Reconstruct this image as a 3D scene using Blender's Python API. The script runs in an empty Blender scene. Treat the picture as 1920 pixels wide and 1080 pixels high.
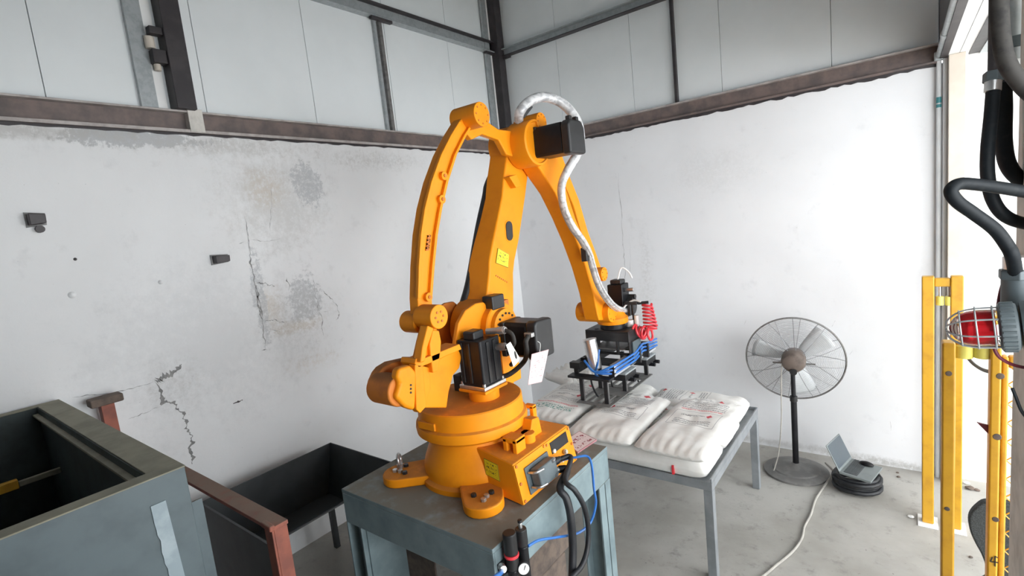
import bpy, bmesh, math, random
from mathutils import Vector, Matrix, noise as mnoise
random.seed(7)
PI = math.pi
scene = bpy.context.scene
COL = scene.collection

# ------------------------------------------------------------------ camera
CAM = Vector((4.129, -5.490, 2.6))
YAW, PIT, ROLL, F = math.radians(37.972), math.radians(7.445), math.radians(6.0887), 952.468
fw = Vector((-math.sin(YAW) * math.cos(PIT), math.cos(YAW) * math.cos(PIT), -math.sin(PIT)))
r0 = Vector((math.cos(YAW), math.sin(YAW), 0))
d0 = fw.cross(r0)
RT = math.cos(ROLL) * r0 + math.sin(ROLL) * d0
DN = -math.sin(ROLL) * r0 + math.cos(ROLL) * d0
cam_d = bpy.data.cameras.new('camera')
cam_d.sensor_width = 36
cam_d.lens = 36 * F / 1920
cam_d.clip_start = 0.05
cam = bpy.data.objects.new('camera', cam_d)
COL.objects.link(cam)
m3 = Matrix((RT, -DN, -fw)).transposed()
cam.matrix_world = Matrix.Translation(CAM) @ m3.to_4x4()
scene.camera = cam

# ------------------------------------------------------------------ light
w = bpy.data.worlds.new('sky')
scene.world = w
w.use_nodes = True
wn = w.node_tree.nodes
wn['Background'].inputs[0].default_value = (0.93, 0.97, 1.0, 1)
wn['Background'].inputs[1].default_value = 5.3
def portal(loc, rot, sx, sy):
    l = bpy.data.lights.new('opening_portal', 'AREA')
    l.shape = 'RECTANGLE'; l.size = sx; l.size_y = sy
    l.cycles.is_portal = True
    o = bpy.data.objects.new('opening_portal', l)
    o.location = loc; o.rotation_euler = rot
    COL.objects.link(o)
vs = scene.view_settings
vs.view_transform = 'Standard'
vs.look = 'None'
vs.exposure = 0.85
vs.gamma = 1.0
vs.use_curve_mapping = False

# ------------------------------------------------------------------ measuring helpers
def ray(px, py):
    return RT * ((px - 960) / F) + DN * ((py - 540) / F) + fw
def P(px, py, x=None, y=None, z=None, d=None):
    v = ray(px, py)
    if x is not None: t = (x - CAM.x) / v.x
    elif y is not None: t = (y - CAM.y) / v.y
    elif z is not None: t = (z - CAM.z) / v.z
    else: t = d
    return CAM + v * t
def YZ(pts, x):
    out = []
    for px, py in pts:
        p = P(px, py, x=x); out.append((p.y, p.z))
    return out

# ------------------------------------------------------------------ materials
MATS = {}
class NT:
    def __init__(s, mat):
        s.t = mat.node_tree; s.n = s.t.nodes; s.l = s.t.links
    def node(s, typ, **kw):
        n = s.n.new(typ)
        for k, v in kw.items(): setattr(n, k, v)
        return n
    def lk(s, a, b): s.l.new(a, b)
    def sock(s, v, inp):
        if isinstance(v, (int, float)): inp.default_value = v
        elif isinstance(v, tuple): inp.default_value = v
        else: s.lk(v, inp)
    def math(s, op, a, b=0.0, c=None, clamp=False):
        n = s.node('ShaderNodeMath', operation=op); n.use_clamp = clamp
        s.sock(a, n.inputs[0]); s.sock(b, n.inputs[1])
        if c is not None: s.sock(c, n.inputs[2])
        return n.outputs[0]
    def noise(s, vec, scale, detail=4, rough=.6, col=False, dist=0):
        n = s.node('ShaderNodeTexNoise'); n.inputs['Scale'].default_value = scale
        n.inputs['Detail'].default_value = detail; n.inputs['Roughness'].default_value = rough
        n.inputs['Distortion'].default_value = dist
        if vec is not None: s.lk(vec, n.inputs['Vector'])
        return n.outputs['Color'] if col else n.outputs['Fac']
    def ramp(s, fac, lo, hi):
        n = s.node('ShaderNodeMapRange'); n.interpolation_type = 'SMOOTHSTEP'
        s.sock(fac, n.inputs[0]); n.inputs[1].default_value = lo; n.inputs[2].default_value = hi
        return n.outputs[0]
    def mix(s, fac, a, b):
        n = s.node('ShaderNodeMix'); n.data_type = 'RGBA'
        s.sock(fac, n.inputs[0])
        for v, i in ((a, 6), (b, 7)):
            if isinstance(v, tuple): n.inputs[i].default_value = (*v[:3], 1)
            else: s.lk(v, n.inputs[i])
        return n.outputs[2]
    def coord(s, which='Object'):
        return s.node('ShaderNodeTexCoord').outputs[which]
    def geo(s, which='Position'):
        return s.node('ShaderNodeNewGeometry').outputs[which]
    def sep(s, v):
        n = s.node('ShaderNodeSeparateXYZ'); s.lk(v, n.inputs[0]); return n.outputs
    def bump(s, h, strength=.3, dist=.01):
        n = s.node('ShaderNodeBump'); n.inputs['Strength'].default_value = strength
        n.inputs['Distance'].default_value = dist; s.lk(h, n.inputs['Height']); return n.outputs[0]
def srgb(r, g, b):
    f = lambda c: (c / 255 / 12.92) if c <= 10 else ((c / 255 + .055) / 1.055) ** 2.4
    return (f(r), f(g), f(b))
def newmat(name, color=(.5, .5, .5), rough=.5, metal=0, spec=.5):
    m = bpy.data.materials.new(name); m.use_nodes = True
    b = m.node_tree.nodes['Principled BSDF']
    b.inputs['Base Color'].default_value = (*color, 1)
    b.inputs['Roughness'].default_value = rough; b.inputs['Metallic'].default_value = metal
    b.inputs['Specular IOR Level'].default_value = spec
    MATS[name] = m
    return m, NT(m), b
def worn(name, color, color2, scale=6, lo=.4, hi=.7, rough=.5, metal=0, dust=None, dustamt=.8, bump=0, bscale=60, spec=.5):
    m, t, b = newmat(name, color, rough, metal, spec)
    pos = t.geo()
    n = t.noise(pos, scale)
    c = t.mix(t.ramp(n, lo, hi), color, color2)
    if dust:
        nz = t.sep(t.geo('Normal'))[2]
        k = t.math('MULTIPLY', t.ramp(nz, .55, .95), t.math('MULTIPLY', t.ramp(t.noise(pos, 9), .1, .55), dustamt))
        c = t.mix(k, c, dust)
        t.lk(t.math('MULTIPLY_ADD', k, .4, rough), b.inputs['Roughness'])
    t.lk(c, b.inputs['Base Color'])
    if bump: t.lk(t.bump(t.noise(pos, bscale, 6), bump, .004), b.inputs['Normal'])
    return m

worn('orange_paint', (.88, .295, .008), (.80, .25, .007), 5, .45, .75, .45, dust=(.42, .16, .035), dustamt=.75, spec=.22)
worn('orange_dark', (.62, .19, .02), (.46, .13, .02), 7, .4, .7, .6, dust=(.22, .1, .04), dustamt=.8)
worn('black_paint', (.014, .014, .015), (.022, .022, .023), 8, .4, .7, .45)
worn('black_gloss', (.010, .010, .012), (.016, .016, .018), 8, .4, .7, .38, spec=.3)
worn('rubber', (.012, .013, .016), (.022, .024, .027), 20, .4, .7, .5)
worn('hose_black', (.008, .011, .014), (.018, .021, .023), 45, .5, .75, .55, spec=.25)
worn('grey_green_paint', (.088, .118, .130), (.068, .092, .102), 7, .35, .7, .48, dust=(.21, .19, .155), dustamt=.9)
worn('pedestal_paint', (.225, .29, .305), (.15, .20, .215), 5, .3, .75, .42, dust=(.165, .15, .12), dustamt=.95)
worn('khaki_rim', (.28, .26, .19), (.20, .19, .14), 8, .35, .7, .65)
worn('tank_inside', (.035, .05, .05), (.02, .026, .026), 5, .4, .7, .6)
worn('dark_sheet', (.045, .05, .052), (.03, .034, .036), 5, .35, .7, .5)
worn('red_primer', (.32, .10, .065), (.22, .075, .055), 12, .35, .7, .7, dust=(.24, .18, .14), dustamt=.9)
worn('rust_beam', (.20, .15, .135), (.11, .092, .088), 7, .35, .7, .55, bump=.15)
worn('beam_edge', (.50, .46, .44), (.34, .30, .285), 10, .35, .7, .5)
worn('dark_post', (.035, .03, .033), (.055, .048, .05), 7, .4, .7, .5)
worn('galvanised', (.44, .47, .48), (.36, .39, .40), 25, .4, .65, .4, .35)
worn('panel_white', (.83, .865, .875), (.80, .835, .845), 2, .35, .7, .42)
worn('yellow_paint', (.62, .33, .022), (.50, .25, .018), 10, .4, .75, .42)
worn('yellow_nylon', (.78, .70, .16), (.70, .60, .12), 10, .4, .7, .5)
worn('cream_column', (.66, .60, .52), (.60, .53, .45), 4, .35, .7, .6)
worn('white_paint', (.90, .90, .89), (.86, .86, .85), 4, .35, .7, .6)
worn('pillar_concrete', (.72, .69, .64), (.52, .50, .46), 9, .35, .7, .8, bump=.3)
worn('table_steel', (.26, .275, .29), (.19, .205, .215), 6, .35, .7, .4, .1)
worn('grey_light', (.66, .68, .69), (.58, .60, .61), 6, .4, .7, .5)
worn('film', (.24, .30, .33), (.32, .38, .41), 14, .4, .7, .4)
worn('steel', (.55, .55, .55), (.42, .42, .42), 15, .4, .7, .32, .8)
worn('bright_steel', (.75, .75, .75), (.66, .66, .66), 25, .4, .7, .3, .9)
worn('alu', (.72, .73, .75), (.62, .63, .65), 20, .4, .7, .38, .55)
worn('fan_steel', (.22, .215, .21), (.15, .14, .135), 20, .4, .7, .45, .4)
worn('fan_wire', (.30, .30, .31), (.22, .22, .23), 20, .4, .7, .45, .2)
worn('fan_motor', (.16, .125, .105), (.09, .07, .06), 12, .4, .7, .55, .1)
worn('fan_base_paint', (.15, .145, .14), (.2, .195, .185), 12, .4, .7, .6)
worn('blue_tube', (.03, .15, .48), (.04, .19, .55), 12, .4, .7, .3)
worn('red_tube', (.75, .045, .06), (.62, .03, .045), 12, .4, .7, .35)
worn('dark_red_wire', (.16, .02, .04), (.12, .016, .03), 12, .4, .7, .45)
worn('grey_plastic', (.11, .135, .145), (.08, .1, .108), 10, .4, .7, .5)
worn('conduit_cable', (.05, .046, .042), (.026, .025, .024), 30, .4, .7, .65, spec=.25)
worn('brown_block', (.16, .12, .095), (.09, .07, .06), 12, .35, .7, .85, bump=.4)
worn('wood', (.45, .28, .16), (.36, .22, .12), 12, .35, .7, .8)
worn('rubble', (.42, .36, .28), (.2, .16, .12), 14, .35, .7, .9, bump=.4)
worn('laptop_grey', (.20, .225, .225), (.17, .19, .19), 6, .4, .7, .45)
worn('key_dark', (.07, .08, .085), (.055, .06, .062), 6, .4, .7, .5)
worn('screen_dark', (.08, .1, .115), (.07, .085, .1), 3, .4, .7, .35)
worn('paper', (.82, .82, .80), (.78, .78, .76), 6, .4, .7, .7)
worn('cable_grey', (.42, .40, .36), (.34, .32, .29), 12, .4, .7, .6)
worn('chair_mesh', (.028, .034, .036), (.06, .068, .07), 160, .45, .6, .7)
worn('teal_tape', (.03, .19, .21), (.04, .22, .24), 8, .4, .7, .4)
worn('plaster_crack', (.22, .22, .22), (.36, .355, .345), 25, .4, .7, .9)
worn('ink', (.03, .03, .03), (.04, .04, .04), 6, .4, .7, .7)
worn('ceiling_sheet', (.70, .72, .73), (.66, .68, .69), 2, .4, .7, .5)

# clear plastic wrapped hose
m, t, b = newmat('wrapped_hose', (.62, .62, .62), .25, 0, .7)
pos = t.geo()
nf = t.noise(pos, 16, 3, .6, dist=1.2)
t.lk(t.mix(t.ramp(nf, .38, .66), (.72, .72, .72), (.40, .40, .41)), b.inputs['Base Color'])
t.lk(t.bump(nf, .25, .008), b.inputs['Normal'])

# glass
m, t, b = newmat('clear_glass', (.95, .98, .97), .04)
b.inputs['Transmission Weight'].default_value = 1; b.inputs['IOR'].default_value = 1.25
m, t, b = newmat('red_glass', (.75, .02, .03), .12)
b.inputs['Transmission Weight'].default_value = .45; b.inputs['IOR'].default_value = 1.3

# concrete floor
m, t, b = newmat('concrete_floor', (.45, .43, .4), .75)
pos = t.geo()
c = t.mix(t.ramp(t.noise(pos, 1.1, 5), .35, .68), (.43, .415, .385), (.32, .305, .275))
c = t.mix(t.ramp(t.noise(pos, 7, 8, .7), .52, .75), c, (.24, .23, .21))
c = t.mix(t.ramp(t.noise(pos, 40, 3), .66, .74), c, (.20, .19, .175))
t.lk(c, b.inputs['Base Color'])
t.lk(t.bump(t.noise(pos, 30, 8, .7), .25, .01), b.inputs['Normal'])

# plaster walls: mottled white paint; list of worn patches and one painted shade (a, z, ra, rz, kind) on the left wall
def plaster(name, base, alt, patches, axis):
    m, t, b = newmat(name, base, .85, 0, .25)
    pos = t.geo()
    s = t.sep(pos)
    a, zz = s[axis], s[2]
    c = t.mix(t.ramp(t.noise(pos, .9, 4), .35, .7), base, alt)
    c = t.mix(t.math('MULTIPLY', t.ramp(t.noise(pos, 5, 6, .65), .56, .75), .5), c, tuple(v * .86 for v in alt))
    c = t.mix(t.math('MULTIPLY', t.ramp(t.noise(pos, 38, 3), .71, .76), .55), c, tuple(v * .5 for v in alt))
    nz = t.math('ADD', t.math('MULTIPLY', t.noise(pos, 4, 12, .8), .65), t.math('MULTIPLY', t.noise(pos, 16, 10, .8), .35))
    fine = t.noise(pos, 26, 12, .85)
    for (pa, pz, ra, rz, col, amt, cover) in patches:
        da = t.math('DIVIDE', t.math('SUBTRACT', a, pa), ra)
        dz = t.math('DIVIDE', t.math('SUBTRACT', zz, pz), rz)
        d2 = t.math('SQRT', t.math('ADD', t.math('MULTIPLY', da, da), t.math('MULTIPLY', dz, dz)))
        q = t.math('ADD', d2, t.math('MULTIPLY', t.math('SUBTRACT', nz, .5), 3.2))
        sh = amt > .8
        k = t.math('SUBTRACT', 1.0, t.ramp(q, .62 if sh else .1, .82 if sh else 1.1))
        k = t.math('MULTIPLY', k, t.ramp(fine, cover - .06, cover + .1))
        c = t.mix(t.math('MULTIPLY', k, amt), c, col)
    t.lk(c, b.inputs['Base Color'])
    h = t.math('ADD', t.noise(pos, 3, 6), t.math('MULTIPLY', fine, .25))
    t.lk(t.bump(h, .22, .02), b.inputs['Normal'])
    return m
def lw(px, py): p = P(px, py, x=0); return p.y, p.z
def patch(px, py, ra, rz, col, amt, cover): y, z = lw(px, py); return (y, z, ra, rz, col, amt, cover)
GP = (.50, .515, .53); OC = (.60, .50, .38); GR = (.52, .51, .49)
plaster('plaster_left', (.84, .845, .85), (.79, .795, .80), [
    patch(520, 380, .55, .5, GR, .5, .40), patch(577, 345, .19, .24, GP, .85, .44), patch(500, 355, .2, .2, OC, .4, .45),
    patch(572, 565, .21, .27, GP, .85, .44), patch(505, 575, .14, .24, OC, .55, .44), patch(560, 612, .3, .07, OC, .7, .46),
    patch(560, 590, .45, .45, (.56, .55, .53), .5, .5), patch(487, 560, .07, .5, GP, .85, .45),
    patch(250, 258, .55, .08, GP, .9, .36), patch(60, 245, .6, .07, GR, .7, .4), patch(430, 275, .9, .1, GR, .6, .44), patch(700, 300, .8, .12, GR, .6, .48),
    patch(400, 640, .9, .7, (.60, .61, .62), .35, .3), patch(330, 720, .25, .25, GR, .5, .5), patch(590, 680, .3, .12, OC, .25, .48)], 1)  # first patch of this row paints the robot's soft shade into the plaster
plaster('plaster_right', (.83, .835, .85), (.78, .785, .80), [
    (1.8, 1.75, .12, .9, GR, .35, .5), (2.0, .05, 3.2, .05, (.45, .44, .42), .6, .4), (1.6, 1.0, .5, .6, (.62, .63, .64), .3, .4),
    (4.0, .02, .6, .05, (.35, .34, .32), .6, .42), (2.6, 2.9, .5, .3, (.62, .62, .62), .3, .45)], 0)

# printed sack
def sack_mat(name, style):
    m, t, b = newmat(name, (.8, .79, .75), .45, 0, .4)
    s = t.sep(t.coord('UV')); u, v = s[0], s[1]
    def rect(u0, v0, hw, hh):
        return t.math('MULTIPLY', t.math('LESS_THAN', t.math('ABSOLUTE', t.math('SUBTRACT', u, u0)), hw), t.math('LESS_THAN', t.math('ABSOLUTE', t.math('SUBTRACT', v, v0)), hh))
    def dia(u0, v0, ru, rv):
        return t.math('LESS_THAN', t.math('ADD', t.math('DIVIDE', t.math('ABSOLUTE', t.math('SUBTRACT', u, u0)), ru), t.math('DIVIDE', t.math('ABSOLUTE', t.math('SUBTRACT', v, v0)), rv)), 1)
    def sub(a, b_): return t.math('SUBTRACT', a, b_, clamp=True)
    vec = t.node('ShaderNodeCombineXYZ'); t.lk(t.math('MULTIPLY', u, 60), vec.inputs[0]); t.lk(t.math('MULTIPLY', v, 30), vec.inputs[1])
    chars = t.ramp(t.noise(vec.outputs[0], 2.2, 2), .46, .52)
    def text(u0, v0, hw, hh, rows):
        r = rect(u0, v0, hw, hh)
        st = t.math('LESS_THAN', t.math('FRACT', t.math('MULTIPLY', t.math('SUBTRACT', v, v0 - hh), rows / (2 * hh))), .55)
        return t.math('MULTIPLY', t.math('MULTIPLY', r, st), chars)
    c = t.mix(t.ramp(t.noise(t.geo(), 6, 5), .4, .7), (.80, .79, .76), (.73, .715, .68))
    INK = (.16, .16, .17); RED = (.62, .05, .07)
    if style != 'plain':
        frame = sub(rect(.5, .52, .33, .13), rect(.5, .52, .322, .124))
        c = t.mix(t.math('MULTIPLY', frame, .7), c, INK)
        c = t.mix(text(.5, .78, .32, .07, 5), c, INK)
        c = t.mix(t.math('MULTIPLY', text(.5, .70, .30, .02, 1), .9), c, RED if style == 'red' else INK)
        c = t.mix(text(.5, .46, .26, .04, 3), c, INK)
        c = t.mix(dia(.32 if style == 'left' else .68, .58, .045, .035), c, RED)
        c = t.mix(text(.5, .58, .12, .015, 1), c, INK)
        c = t.mix(text(.62 if style == 'left' else .36, .57, .07, .02, 1), c, (.07, .07, .08))
        c = t.mix(dia(.66, .90, .06, .03), c, RED)
        c = t.mix(text(.4, .9, .16, .02, 2), c, INK)
    if style == 'colour':
        c = t.mix(t.math('MULTIPLY', rect(.5, .22, .36, .05), t.ramp(t.noise(vec.outputs[0], .9, 1), .5, .53)), c, (.12, .3, .25))
        c = t.mix(t.math('MULTIPLY', rect(.5, .32, .38, .012), chars), c, RED)
    t.lk(c, b.inputs['Base Color'])
    t.lk(t.bump(t.noise(t.geo(), 22, 5), .3, .01), b.inputs['Normal'])
for n_ in ('left', 'red', 'colour', 'plain', 'right'): sack_mat('sack_' + n_, n_)

# yellow warning sticker
def sticker(name, bg, ink, rows=3):
    m, t, b = newmat(name, bg, .45)
    s = t.sep(t.coord('UV')); u, v = s[0], s[1]
    vec = t.node('ShaderNodeCombineXYZ'); t.lk(t.math('MULTIPLY', u, 14), vec.inputs[0]); t.lk(t.math('MULTIPLY', v, 10), vec.inputs[1])
    inside = t.math('MULTIPLY', t.math('LESS_THAN', t.math('ABSOLUTE', t.math('SUBTRACT', u, .5)), .4), t.math('LESS_THAN', t.math('ABSOLUTE', t.math('SUBTRACT', v, .5)), .36))
    edge = t.math('SUBTRACT', 1.0, t.math('MULTIPLY', t.math('LESS_THAN', t.math('ABSOLUTE', t.math('SUBTRACT', u, .5)), .475), t.math('LESS_THAN', t.math('ABSOLUTE', t.math('SUBTRACT', v, .5)), .47)))
    st = t.math('LESS_THAN', t.math('FRACT', t.math('MULTIPLY', v, rows)), .6)
    k = t.math('MULTIPLY', t.math('MULTIPLY', inside, st), t.ramp(t.noise(vec.outputs[0], .8, 2), .52, .56))
    c = t.mix(k, bg, ink); c = t.mix(t.math('MULTIPLY', edge, .8), c, ink)
    t.lk(c, b.inputs['Base Color'])
sticker('yellow_sticker', (.80, .66, .02), (.10, .09, .02), 4)
sticker('tag_print', (.82, .82, .81), (.55, .30, .30), 16)
sticker('sign_print', (.78, .66, .66), (.30, .06, .08), 2)

# ------------------------------------------------------------------ geometry helpers
WL = {}
def link(o, parent, wl):
    COL.objects.link(o)
    WL[o.name] = Vector(wl)
    o.location = wl
    if parent:
        o.parent = parent
        o.matrix_parent_inverse = Matrix.Translation(-WL[parent.name])
    return o
def thing(name, label, cat, loc, group=None, kind=None):
    o = bpy.data.objects.new(name, None)
    o.empty_display_size = .1
    link(o, None, loc)
    if kind: o['kind'] = kind
    if label: o['label'] = label
    if cat: o['category'] = cat
    if group: o['group'] = group
    return o
def tag(o, label, cat=None, group=None, kind=None):
    o['label'] = label
    if cat: o['category'] = cat
    if group: o['group'] = group
    if kind: o['kind'] = kind
    return o
def frame(d):
    d = Vector(d).normalized()
    u = d.cross(Vector((0, 0, 1)))
    if u.length < 1e-4: u = d.cross(Vector((1, 0, 0)))
    u.normalize()
    return u, u.cross(d).normalized(), d
def crom(pts, n=8, closed=False):
    pts = [Vector(p) for p in pts]
    out = []
    N = len(pts)
    rng = range(N if closed else N - 1)
    for i in rng:
        if closed: a, b_, c, d = pts[i - 1], pts[i], pts[(i + 1) % N], pts[(i + 2) % N]
        else:
            b_, c = pts[i], pts[i + 1]
            a = pts[i - 1] if i > 0 else b_ * 2 - c
            d = pts[i + 2] if i + 2 < N else c * 2 - b_
        for k in range(n):
            s = k / n
            out.append(.5 * ((2 * b_) + (c - a) * s + (2 * a - 5 * b_ + 4 * c - d) * s * s + (3 * b_ - a - 3 * c + d) * s ** 3))
    if not closed: out.append(pts[-1])
    return out
class G:
    def __init__(s): s.v = []; s.f = []; s.uv = None
    def add(s, vs, fs):
        o = len(s.v); s.v += [Vector(v) for v in vs]; s.f += [tuple(i + o for i in f) for f in fs]; return s
    def box(s, a, b):
        x0, y0, z0 = (min(p, q) for p, q in zip(a, b)); x1, y1, z1 = (max(p, q) for p, q in zip(a, b))
        return s.add([(x0, y0, z0), (x1, y0, z0), (x1, y1, z0), (x0, y1, z0), (x0, y0, z1), (x1, y0, z1), (x1, y1, z1), (x0, y1, z1)],
                     [(0, 3, 2, 1), (4, 5, 6, 7), (0, 1, 5, 4), (1, 2, 6, 5), (2, 3, 7, 6), (3, 0, 4, 7)])
    def hexa(s, b, t_):
        return s.add(list(b) + list(t_), [(0, 3, 2, 1), (4, 5, 6, 7), (0, 1, 5, 4), (1, 2, 6, 5), (2, 3, 7, 6), (3, 0, 4, 7)])
    def bar(s, a, b, w_, h_, up=(0, 0, 1)):
        a, b = Vector(a), Vector(b); d = (b - a).normalized(); u = d.cross(Vector(up))
        if u.length < 1e-4: u = d.cross(Vector((1, 0, 0)))
        u.normalize(); v = u.cross(d).normalized()
        q = [u * (-w_ / 2) + v * (-h_ / 2), u * (w_ / 2) + v * (-h_ / 2), u * (w_ / 2) + v * (h_ / 2), u * (-w_ / 2) + v * (h_ / 2)]
        return s.hexa([a + k for k in q], [b + k for k in q])
    def cyl(s, a, b, r, r2=None, n=24):
        a, b = Vector(a), Vector(b); r2 = r if r2 is None else r2
        u, v, d = frame(b - a)
        vs = []
        for c, rr in ((a, r), (b, r2)):
            vs += [c + (u * math.cos(2 * PI * k / n) + v * math.sin(2 * PI * k / n)) * rr for k in range(n)]
        fs = [(k, (k + 1) % n, n + (k + 1) % n, n + k) for k in range(n)] + [tuple(range(n))[::-1], tuple(range(n, 2 * n))]
        return s.add(vs, fs)
    def lathe(s, c, prof, n=40, axis=(0, 0, 1)):
        c = Vector(c); u, v, d = frame(axis)
        vs = []; fs = []
        for r, h in prof:
            vs += [c + d * h + (u * math.cos(2 * PI * k / n) + v * math.sin(2 * PI * k / n)) * max(r, 1e-4) for k in range(n)]
        for i in range(len(prof) - 1):
            fs += [(i * n + k, i * n + (k + 1) % n, (i + 1) * n + (k + 1) % n, (i + 1) * n + k) for k in range(n)]
        fs += [tuple(range(n))[::-1], tuple(range((len(prof) - 1) * n, len(prof) * n))]
        return s.add(vs, fs)
    def tube(s, pts, r, n=10, closed=False):
        pts = [Vector(p) for p in pts]; N = len(pts)
        vs = []; fs = []; pu = None
        for i, p in enumerate(pts):
            d = (pts[(i + 1) % N] - pts[i - 1]) if closed else (pts[min(i + 1, N - 1)] - pts[max(i - 1, 0)])
            d.normalize()
            if pu is None: u = frame(d)[0]
            else:
                u = pu - d * pu.dot(d)
                if u.length < 1e-5: u = frame(d)[0]
                u.normalize()
            pu = u; v = u.cross(d)
            rr = r[i] if isinstance(r, (list, tuple)) else r
            vs += [p + (u * math.cos(2 * PI * k / n) + v * math.sin(2 * PI * k / n)) * rr for k in range(n)]
        M = N if closed else N - 1
        for i in range(M):
            j = (i + 1) % N
            fs += [(i * n + k, j * n + k, j * n + (k + 1) % n, i * n + (k + 1) % n) for k in range(n)]
        if not closed: fs += [tuple(range(n)), tuple(range((N - 1) * n, N * n))[::-1]]
        return s.add(vs, fs)
    def ring(s, c, R_, r, axis=(0, 0, 1), n=64, m_=6):
        u, v, d = frame(axis)
        return s.tube([Vector(c) + (u * math.cos(2 * PI * k / n) + v * math.sin(2 * PI * k / n)) * R_ for k in range(n)], r, m_, True)
    def prism(s, poly, x0, x1):
        """polygon in (y, z), thick along x"""
        n = len(poly)
        vs = [(x0, y, z) for y, z in poly] + [(x1, y, z) for y, z in poly]
        fs = [tuple(range(n))[::-1], tuple(range(n, 2 * n))] + [(k, (k + 1) % n, n + (k + 1) % n, n + k) for k in range(n)]
        return s.add(vs, fs)
    def prism_z(s, poly, z0, z1):
        n = len(poly)
        vs = [(x, y, z0) for x, y in poly] + [(x, y, z1) for x, y in poly]
        fs = [tuple(range(n))[::-1], tuple(range(n, 2 * n))] + [(k, (k + 1) % n, n + (k + 1) % n, n + k) for k in range(n)]
        return s.add(vs, fs)
    def prism_y(s, poly, y0, y1):
        n = len(poly)
        vs = [(x, y0, z) for x, z in poly] + [(x, y1, z) for x, z in poly]
        fs = [tuple(range(n))[::-1], tuple(range(n, 2 * n))] + [(k, (k + 1) % n, n + (k + 1) % n, n + k) for k in range(n)]
        return s.add(vs, fs)
    def loft(s, secs):
        n = len(secs[0]); vs = []; fs = []
        for q in secs: vs += list(q)
        for i in range(len(secs) - 1):
            fs += [(i * n + k, i * n + (k + 1) % n, (i + 1) * n + (k + 1) % n, (i + 1) * n + k) for k in range(n)]
        fs += [tuple(range(n))[::-1], tuple(range((len(secs) - 1) * n, len(secs) * n))]
        return s.add(vs, fs)
    def xf(s, M, start=0):
        for i in range(start, len(s.v)): s.v[i] = M @ s.v[i]
        return s
    def build(s, name, mat, parent=None, bevel=0, seg=2, smooth=38, kind=None, label=None, fix=True):
        lo = Vector([min(v[i] for v in s.v) for i in range(3)]); hi = Vector([max(v[i] for v in s.v) for i in range(3)])
        c = Vector(((lo.x + hi.x) / 2, (lo.y + hi.y) / 2, lo.z))
        me = bpy.data.meshes.new(name)
        me.from_pydata([tuple(v - c) for v in s.v], [], s.f)
        if fix:
            bm = bmesh.new(); bm.from_mesh(me); bmesh.ops.recalc_face_normals(bm, faces=bm.faces); bm.to_mesh(me); bm.free()
        if s.uv:
            ul = me.uv_layers.new(name='UVMap')
            for lp in me.loops: ul.data[lp.index].uv = s.uv[lp.vertex_index]
        me.materials.append(MATS[mat])
        for p in me.polygons: p.use_smooth = True
        if not bevel: me.set_sharp_from_angle(angle=math.radians(smooth))
        o = bpy.data.objects.new(name, me)
        link(o, parent, c)
        if bevel:
            b = o.modifiers.new('bevel', 'BEVEL'); b.width = bevel; b.segments = seg; b.limit_method = 'ANGLE'
            b.angle_limit = math.radians(30); b.harden_normals = True
        if kind: o['kind'] = kind
        if label: o['label'] = label
        return o
def copy_tree(o, delta, parent=None):
    c = o.copy(); COL.objects.link(c)
    WL[c.name] = WL[o.name] + Vector(delta)
    c.location = WL[c.name]
    if parent:
        c.parent = parent; c.matrix_parent_inverse = Matrix.Translation(-WL[parent.name])
    for ch in list(o.children):
        copy_tree(ch, delta, c)
    return c
def quad_uv(pts, name, mat, parent, thick=.002, label=None):
    """a thin plate from four corners (bl, br, tr, tl) with uv on its front"""
    p = [Vector(q) for q in pts]
    nrm = (p[1] - p[0]).cross(p[3] - p[0]).normalized()
    g = G(); g.hexa([q for q in p], [q - nrm * thick for q in p])
    g.uv = [(0, 0), (1, 0), (1, 1), (0, 1)] * 2
    return g.build(name, mat, parent, label=label)

# ================================================================== THE SETTING
OPEN_X = 4.41            # line of the open side of the room
BEAM0, BEAM1 = 3.48, 3.63
BACK_Y = -9.5
ROOF = 6.3
OPEN_Y = -5.0           # the open side runs from the corner wall to here, cut short to limit daylight
portal((4.75, OPEN_Y / 2, 1.75), (0, PI / 2, 0), 3.5, -OPEN_Y)

tag(G().box((-.3, BACK_Y - .3, -.2), (13, .3, 0)).build('floor', 'concrete_floor'), 'grey stained concrete floor', kind='structure')
wl_ = tag(G().box((-.26, BACK_Y, 0), (0, .26, BEAM0)).build('wall_left', 'plaster_left'), 'white plaster wall with cracks and flaking grey patches behind the tank', kind='structure')
wr_ = tag(G().box((0, 0, 0), (4.39, .26, BEAM0)).build('wall_right', 'plaster_right'), 'white plaster wall behind the pedestal fan', kind='structure')
tag(G().box((4.39, 0, 0), (7.6, .26, 3.5)).build('wall_outside', 'white_paint'), 'bright daylit white wall beyond the open side', kind='structure')
tag(G().box((-.2, BACK_Y - .25, 0), (4.6, BACK_Y, ROOF)).build('wall_back', 'plaster_right'), 'wall behind the viewer', kind='structure')
tag(G().box((-.3, BACK_Y, ROOF), (4.7, .3, ROOF + .1)).build('ceiling', 'ceiling_sheet'), 'sheet roof above the room', kind='structure')

tag(G().box((4.62, BACK_Y, 0), (4.8, OPEN_Y, 3.6)).build('wall_added', 'plaster_right'), 'unseen wall added beside the viewer to narrow the open side', kind='structure')  # added out of view to block daylight from beside the viewer

tag(G().box((4.66, BACK_Y, 3.75), (8.0, .3, 3.83)).build('added_canopy', 'ceiling_sheet'), 'unseen sheet roof added outside the open side to cut the sky light', kind='structure')  # unseen roof added to hold back steep sky light

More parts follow.
